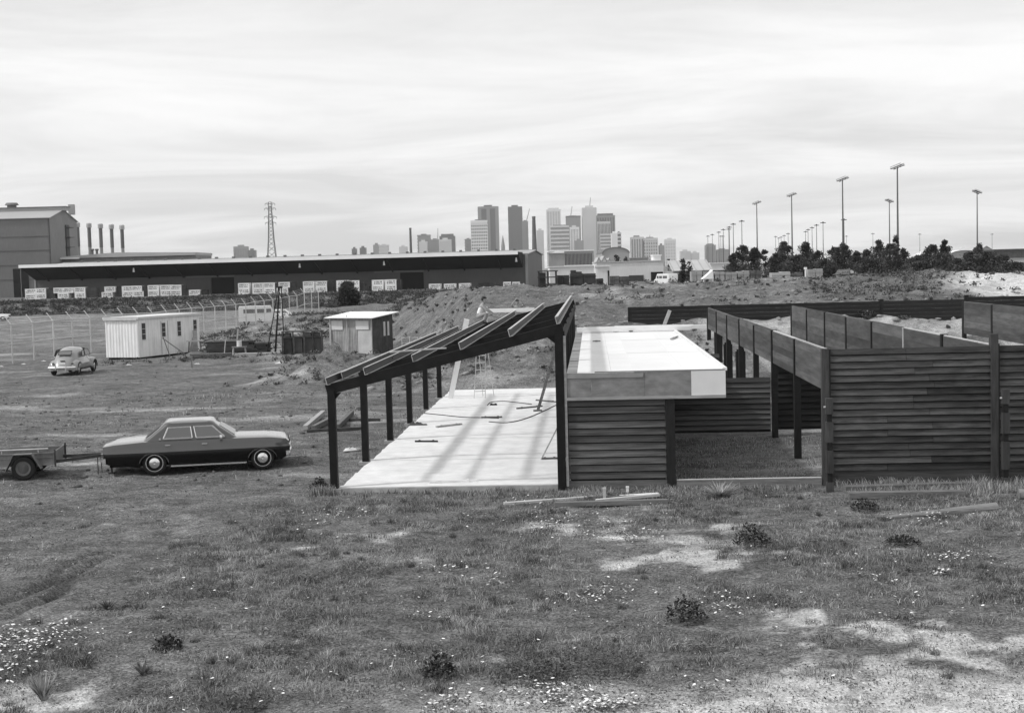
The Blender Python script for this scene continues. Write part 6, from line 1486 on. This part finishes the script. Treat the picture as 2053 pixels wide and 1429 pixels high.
# daisies in patches
FP = [(60, 1280, 1.0, .5, 260), (20, 1320, .5, .5, 90), (5, 1360, .4, .4, 40), (690, 1025, .9, .6, 40), (640, 1045, .7, .4, 30), (1120, 1040, 1.8, .6, 120), (1210, 1062, 1.4, .5, 80), (1060, 1000, .6, .3, 20), (1180, 1190, .7, .4, 60), (1230, 1180, .4, .4, 30), (905, 1140, .7, .3, 30), (990, 1160, .5, .3, 25),
      (890, 1400, .45, .25, 50), (1090, 1390, .6, .3, 110), (1215, 1405, .5, .25, 80), (1870, 1035, .7, .5, 40), (1930, 1115, .5, .25, 60), (1887, 1140, .16, .1, 18), (1860, 1030, .4, .2, 20), (1450, 1200, .9, .7, 50), (1470, 1210, .2, .15, 14), (1745, 1148, .3, .15, 12), (1770, 1165, .3, .2, 10), (1420, 1370, .4, .2, 20), (1700, 1360, .3, .1, 14), (850, 1310, .8, .5, 14), (860, 1232, .3, .15, 14), (580, 1375, 1.0, .5, 12), (1340, 1005, .4, .2, 10), (480, 1190, 1.2, .8, 20), (1560, 1110, 2.5, 1.0, 40), (1850, 1200, 1.8, .8, 25)]
fx_, fy_ = [], []
for px, py, rx, ry, n in FP:
    p = G(px, py); fx_.append(p.x + nrg.standard_normal(n) * rx * .5); fy_.append(p.y + nrg.standard_normal(n) * ry * .9)
x, y_ = scatter(110, 15, 30); fx_.append(x); fy_.append(y_)
X, Y = np.concatenate(fx_), np.concatenate(fy_); n = len(X); S = nrg.uniform(.012, .026, n); Z = height(X, Y) + nrg.uniform(.05, .14, n)
an = np.arange(7) / 7 * 2 * np.pi; tx, ty = nrg.uniform(-.5, .5, n), nrg.uniform(-.7, .2, n)
ring = np.stack([np.cos(an), np.sin(an)], -1)[None] * S[:, None, None] * (1 + .25 * nrg.standard_normal((n, 7, 1)))
RZ = ring[..., 0] * tx[:, None] + ring[..., 1] * ty[:, None]; P = np.stack([ring[..., 0], ring[..., 1], RZ], -1) + np.stack([X, Y, Z], -1)[:, None, :]
ctr = np.stack([X, Y, Z + .006], -1)[:, None, :]; stem = np.stack([np.stack([X - .002, Y, Z - .15], -1), np.stack([X + .002, Y, Z - .15], -1)], 1)
P = np.concatenate([P, ctr], 1); i7 = np.arange(7); F_ = np.stack([i7, (i7 + 1) % 7, np.full(7, 7)], -1)
me = numpy_mesh('daisies', P.reshape(-1, 3), (F_[None] + 8 * np.arange(n)[:, None, None]).reshape(-1, 3), 'flower'); tag(obj('daisies', me), 'small white daisies growing in patches', 'flowers', kind='stuff')
V_, F_, T_ = leaf_quads(np.repeat(X, 3) + .03 * nrg.standard_normal(3 * n), np.repeat(Y, 3) + .03 * nrg.standard_normal(3 * n), np.repeat(height(X, Y), 3) + .03, np.full(3 * n, .05), np.full(3 * n, .3), .9)
tag(obj('daisy_leaves', numpy_mesh('daisy_leaves', V_, F_, 'weeds', {'tone': T_})), 'leaves of the daisies', 'leaves', kind='stuff')
# single weeds
BW = []
def weed(px, py, h_, spread, n, label, lw_=.03, mat='weeds', droop=.5, tone=.3, upright=.5):
    p = gnd(G(px, py, -.05)); V_, F_, T_ = [], [], []; o_ = 0
    for k in range(n):
        a = nrg.uniform(0, 6.28); el = upright + (1 - upright) * nrg.random(); ln = h_ * nrg.uniform(.6, 1.15); w_ = lw_ * nrg.uniform(.6, 1.2)
        hx, hy = math.cos(a), math.sin(a); bx, by = hx * spread * .12, hy * spread * .12; sx_, sy_ = -hy, hx
        for j in range(4):
            f = j / 3; out = spread * (1 - el) * f + droop * spread * f * f * (1 - el * .5); zz = ln * (f * (.55 + .45 * el) - droop * .35 * f * f * (1 - el)); wj = w_ * (.5, 1.0, .8, .08)[j]
            V_ += [(bx + hx * out - sx_ * wj, by + hy * out - sy_ * wj, zz), (bx + hx * out + sx_ * wj, by + hy * out + sy_ * wj, zz)]; T_ += [min(1, max(0, tone + nrg.normal(0, .15)))] * 2
        F_ += [(o_ + 2 * j, o_ + 2 * j + 1, o_ + 2 * j + 3, o_ + 2 * j + 2) for j in range(3)]; o_ += 8
    tag(obj('weed_plant', numpy_mesh('weed_plant', np.array(V_), np.array(F_), mat, {'tone': np.array(T_)}), None, p - Vector((0, 0, .01))), label, 'weed')
BW.append((1508, 1086, 0.42, 0.34, 450, 'large dark broad-leaved weed on pale dirt in front of the open bay', 0.060, 0.12))
BW.append((1376, 1238, 0.36, 0.30, 350, 'dark broad-leaved weed beside white daisies right of the middle foreground', 0.060, 0.12))
weed(88, 1398, .36, .26, 80, 'strappy upright weed clump at the left of the near foreground', .014, 'grass', .5, .35, .55)
BW.append((640, 978, 0.30, 0.22, 350, 'dark bushy tuft at the foot of the low front shed post', 0.060, 0.12))
weed(1444, 995, .32, .55, 110, 'wide dry grassy clump in front of the timber sill', .016, 'grass', .6, .45, .4)
BW.append((1735, 1018, 0.26, 0.30, 300, 'dark tuft in front of the lying log', 0.060, 0.12))
BW.append((395, 1120, 0.16, 0.45, 420, 'flat dark weed patch on the bare dirt beyond the ruts', 0.045, 0.30))
BW.append((470, 1408, 0.18, 0.40, 560, 'low dark weed clump near the bottom left', 0.045, 0.30))
weed(288, 1345, .20, .22, 60, 'small spiky tuft left of the middle foreground', .012, 'grass', .5, .2, .5)
weed(215, 1215, .16, .22, 50, 'dark spiky tuft beside the wheel ruts', .012, tone=.15, upright=.4)
BW.append((335, 1300, 0.18, 0.20, 250, 'small dark tuft beneath a tall thistle stalk', 0.060, 0.12))
BW.append((880, 1355, 0.34, 0.22, 300, 'thin dark branching weed near the bottom middle', 0.060, 0.12))
BW.append((1810, 1085, 0.16, 0.35, 300, 'low dark weed right of the lying log', 0.060, 0.12))
BW.append((1075, 1345, 0.16, 0.50, 630, 'broad low weed mat right of the branching weed', 0.045, 0.30))
BW.append((1190, 1330, 0.22, 0.70, 1120, 'wide leafy weed mound in the near foreground', 0.045, 0.30))
weed(735, 900, .12, .5, 60, 'flat weeds between the second and third shed posts', .016, 'grass', .5, .3, .3)
def bush_weed(px, py, h_, rad, n, label, lf=.07, tone=.2):
    p = gnd(G(px, py, -.05)); a = nrg.uniform(0, 6.28, n); f = nrg.random(n) ** .6; r_ = rad * f
    z = h_ * (1 - .75 * f ** 2) * nrg.uniform(.25, 1.0, n)
    V_, F_, T_ = leaf_quads(r_ * np.cos(a), r_ * np.sin(a), z, lf * (.6 + .8 * nrg.random(n)), np.clip((tone if tone > .2 else .02) + .15 * nrg.standard_normal(n), 0, 1), 1.1)
    st = MB()
    for k in range(9): b_ = nrg.uniform(0, 6.28); st.cyl((0, 0, -.02), (rad * .6 * math.cos(b_), rad * .6 * math.sin(b_), h_ * nrg.uniform(.5, .9)), .006, .003, 4)
    t_ = thing('weed_plant', label, 'weed', p - Vector((0, 0, .01))); obj('leaves', numpy_mesh('leaves', V_, F_, 'weeds' if tone > .2 else 'foliage', {'tone': T_}), t_)['kind'] = 'stuff'; st.build('stems', 'old_timber', t_)['kind'] = 'stuff'
def stalk(px, py, h_, label):
    p = gnd(G(px, py, -.05)); m = MB(); m.cyl((0, 0, -.02), (.02, 0, h_ * .6), .006, .005, 5); m.cyl((.02, 0, h_ * .6), (.05, 0, h_), .005, .003, 5)
    for k in range(5): z = h_ * (.35 + .13 * k); a = k * 2.1; m.cyl((.02, 0, z), (.02 + .07 * math.cos(a), .07 * math.sin(a), z + .07), .004, .002, 4)
    tag(m.build('dry_stalk', 'old_timber', None, False, p), label, 'stalk')
for q_ in BW: bush_weed(*q_)
for px, py, h_, lb in ((368, 1285, .42, 'tall thin dry stalk left of the middle foreground'), (368, 1190, .34, 'thin dry stalk on the edge of the bare dirt'), (423, 1150, .30, 'thin dry stalk near the flat dark weed patch'), (1490, 1255, .45, 'thin dry stalk beside the dark broad-leaved weed'), (1880, 1035, .40, 'pale dry stalk growing beside the lying log'), (1265, 1300, .35, 'bent dry stalk by the wide leafy weed mound')): stalk(px, py, h_, lb)

# ------------------------------------------------------------------ planks and logs in front
def plank(a, c_, wd, th, mat, label, name='plank', dz=0.0):
    p, q = gnd(G(*a)), gnd(G(*c_)); m = MB(); m.beam((0, 0, th / 2 + dz), (q - p) + Vector((0, 0, th / 2 + dz)), wd, th); tag(m.build(name, mat, None, False, p), label, 'plank')
plank((1112, 1009), (1338, 1002), .16, .09, 'old_timber', 'long dark plank lying in front of the annex weatherboards')
plank((1010, 1003), (1190, 992), .14, .05, 'pale_timber', 'long weathered plank lying before the slab front')
plank((1195, 1003), (1322, 996), .12, .05, 'pale_timber', 'pale plank lying on the long dark plank', dz=.09)
plank((1242, 988), (1320, 986), .11, .06, 'white_timber', 'bright white plank end nearest the annex front')
plank((1180, 994), (1330, 990), .14, .05, 'old_timber', 'short dark plank between the pale planks')
for px, py, h_, lb in ((1212, 996, .28, 'short pale peg standing before the annex base beam'), (1258, 979, .14, 'little white peg standing against the annex base beam')):
    p = gnd(G(px, py)); m = MB(); m.b2((-.03, -.03, -.1), (.03, .03, h_)); m.b2((-.035, -.035, h_ - .03), (.035, .035, h_ + .005)); tag(m.build('survey_peg', 'white_timber' if 'white' in lb else 'pale_timber', None, False, p), lb, 'peg')
plank((1692, 982), (1946, 969), .26, .14, 'old_timber', 'broad dark timber lying along the foot of the board wall', 'heavy_timber')
plank((1700, 992), (1932, 985), .24, .13, 'old_timber', 'heavy weathered sleeper lying in front of the broad dark timber', 'heavy_timber')
plank((1786, 958), (1930, 954), .10, .20, 'old_timber', 'upright board edge behind the broad dark timber', 'edge_board')
def log(a, c_, r0, r1, label):
    p, q = gnd(G(*a)), gnd(G(*c_)); m = MB(); rr = []; d = q - p
    s = Vector((-d.y, d.x, 0)).normalized()
    for k in range(13):
        f = k / 12; r_ = r0 + (r1 - r0) * f; c3 = d * f + Vector((0, 0, r_ * .75)); rr.append([c3 + s * (r_ * (1 + .07 * math.sin(i * 2.3 + k)) * math.cos(2 * math.pi * i / 14)) + Vector((0, 0, r_ * math.sin(2 * math.pi * i / 14))) for i in range(14)])
    m.loft(rr); tag(m.build('lying_log', 'log_wood', None, True, p), label, 'log')
log((1780, 1030), (1997, 1018), .05, .11, 'smooth pale log lying in the grass before the board wall')
log((2042, 990), (2080, 990), .12, .12, 'dark log end at the right behind the smooth pale log')
# litter
for px, py, w_, lb in ((87, 721, .16, 'scrap of white litter left of the small round car'), (47, 727, .14, 'scrap of white litter near the chain-link fence foot'), (2, 733, .16, 'scrap of white litter at the far left of the bare dirt'), (258, 729, .16, 'pale rubbish strip at the foot of the white hut'), (395, 727, .16, 'pale scraps before the dark plank stack'), (560, 727, .22, 'pale spilt rubble before the dark bin rack'), (1885, 1140, .10, 'bright white rag in the weeds right of the middle'), (1800, 985, .06, 'tiny white scrap on the heavy sleeper'), (755, 975, .10, 'pale rock by the front slab edge')):
    p = gnd(G(px, py)); cloth(p + Vector((0, 0, .005)), w_, w_ * .5, w_ * .35, 'cloth_rag', 'litter_scrap', lb, 'litter', px % 17)

# ------------------------------------------------------------------ TREES
def tree(px, ytop, d, wpx, label, group, mat='foliage', clumps=26, leaves=75, base=None, shape=1.0, leaf=.27):
    g = on(px, ytop, d); top = D(px, ytop, d); H = top.z - g.z; W_ = wpx * d / FPX / 2
    t_ = thing('tree', label, 'tree', g, nrg.uniform(0, 6.28), group)
    m = MB(); m.cyl((0, 0, -.3), (.05, 0, H * .35), .13, .09, 7); m.cyl((.05, 0, H * .35), (0, .05, H * .8), .09, .03, 6)
    for k in range(7):
        a = nrg.uniform(0, 6.28); z = H * nrg.uniform(.15, .5); m.cyl((.04, 0, z), (W_ * .7 * math.cos(a), W_ * .7 * math.sin(a), z + H * nrg.uniform(.1, .3)), .05, .015, 5)
    m.build('trunk', 'bark', t_)
    cc, rr_ = [], []
    for k in range(clumps):
        f = nrg.random() ** .8; z = H * (.10 + .82 * f); env = W_ * (np.interp(z / H, [0, .2, .45, .7, .9, 1], [.75, 1.0, 1.0, .72, .36, .1]) if shape == 1.0 else np.interp(z / H, [0, .1, .5, 1], [.7, 1, .85, .1]))
        a = nrg.uniform(0, 6.28); r_ = env * nrg.random() ** .5 * .85; cc.append((r_ * math.cos(a), r_ * math.sin(a), z)); rr_.append(max(.28, env * nrg.uniform(.36, .75)))
    cc.append((0, 0, H * .93)); rr_.append(H * .07)
    cc, rr_ = np.array(cc), np.array(rr_); n = len(cc) * leaves
    dd = nrg.standard_normal((n, 3)); dd /= np.linalg.norm(dd, axis=1)[:, None]
    P = np.repeat(cc, leaves, 0) + dd * (np.repeat(rr_, leaves) * nrg.random(n) ** .4)[:, None] * np.array([1, 1, .8])
    P[:, 2] = np.clip(P[:, 2], .05, H * 1.0)
    tone = np.clip(.4 + np.repeat(nrg.normal(0, .22, len(cc)), leaves) + .16 * nrg.standard_normal(n), 0, 1)
    V_, F_, T_ = leaf_quads(P[:, 0], P[:, 1], P[:, 2], leaf * (.6 + .8 * nrg.random(n)), tone, 1.4)
    obj('crown', numpy_mesh('crown', V_, F_, mat, {'tone': T_}), t_)
TL = [(1488, 490, 205, 46), (1512, 496, 200, 40), (1470, 508, 198, 34), (1533, 500, 210, 30), (1553, 508, 205, 36), (1572, 483, 208, 52), (1613, 484, 205, 50), (1596, 512, 195, 60), (1640, 503, 200, 50), (1672, 494, 208, 46), (1690, 486, 204, 44), (1655, 520, 190, 60), (1718, 504, 202, 40), (1738, 500, 207, 36), (1762, 480, 205, 54), (1786, 488, 200, 44), (1796, 470, 220, 18), (1812, 498, 203, 40), (1750, 518, 190, 70), (1838, 512, 196, 50), (1868, 490, 206, 56), (1894, 480, 208, 34), (1884, 510, 195, 60), (1918, 520, 190, 40), (1964, 487, 206, 34), (1950, 505, 198, 60), (1985, 505, 196, 60), (2010, 512, 194, 50), (1935, 528, 180, 50), (2030, 528, 176, 60)]
for i, (px, yt, d, wp) in enumerate(TL): tree(px, yt, d, wp, 'dark bushy tree in the row behind the dirt bank', 'trees behind the dirt bank', clumps=46 if wp > 30 else 14, leaves=110)
tree(1369, 520, 140, 13, 'thicker of two dark pencil cypresses on the crest of the dirt bank', None, 'foliage', 22, 60, shape=2.0, leaf=.20); tree(1382, 524, 141, 7, 'thinner of two dark pencil cypresses on the crest of the dirt bank', None, 'foliage', 16, 50, shape=2.0, leaf=.16)
tree(697, 566, 160, 46, 'round dark bush standing before the warehouse crates', None, 'foliage', 60, 110, leaf=.30)
tree(1236, 512, 400, 26, 'low dim tree before the arched hall', None, 'foliage', 14, 50, leaf=.5); tree(1255, 516, 400, 24, 'dim tree right of the low dim tree before the arched hall', None, 'foliage', 12, 50, leaf=.5)
tree(1340, 520, 350, 14, 'small dim tree beside the white square block', None, 'foliage', 10, 40, leaf=.4); tree(1735, 625, 63.5, 34, 'straggly pale bush growing before the black back fence', None, 'scrub', 8, 26, leaf=.10); tree(1812, 636, 63, 26, 'thin pale bush growing before the black back fence, right of the straggly bush', None, 'scrub', 6, 24, leaf=.10)
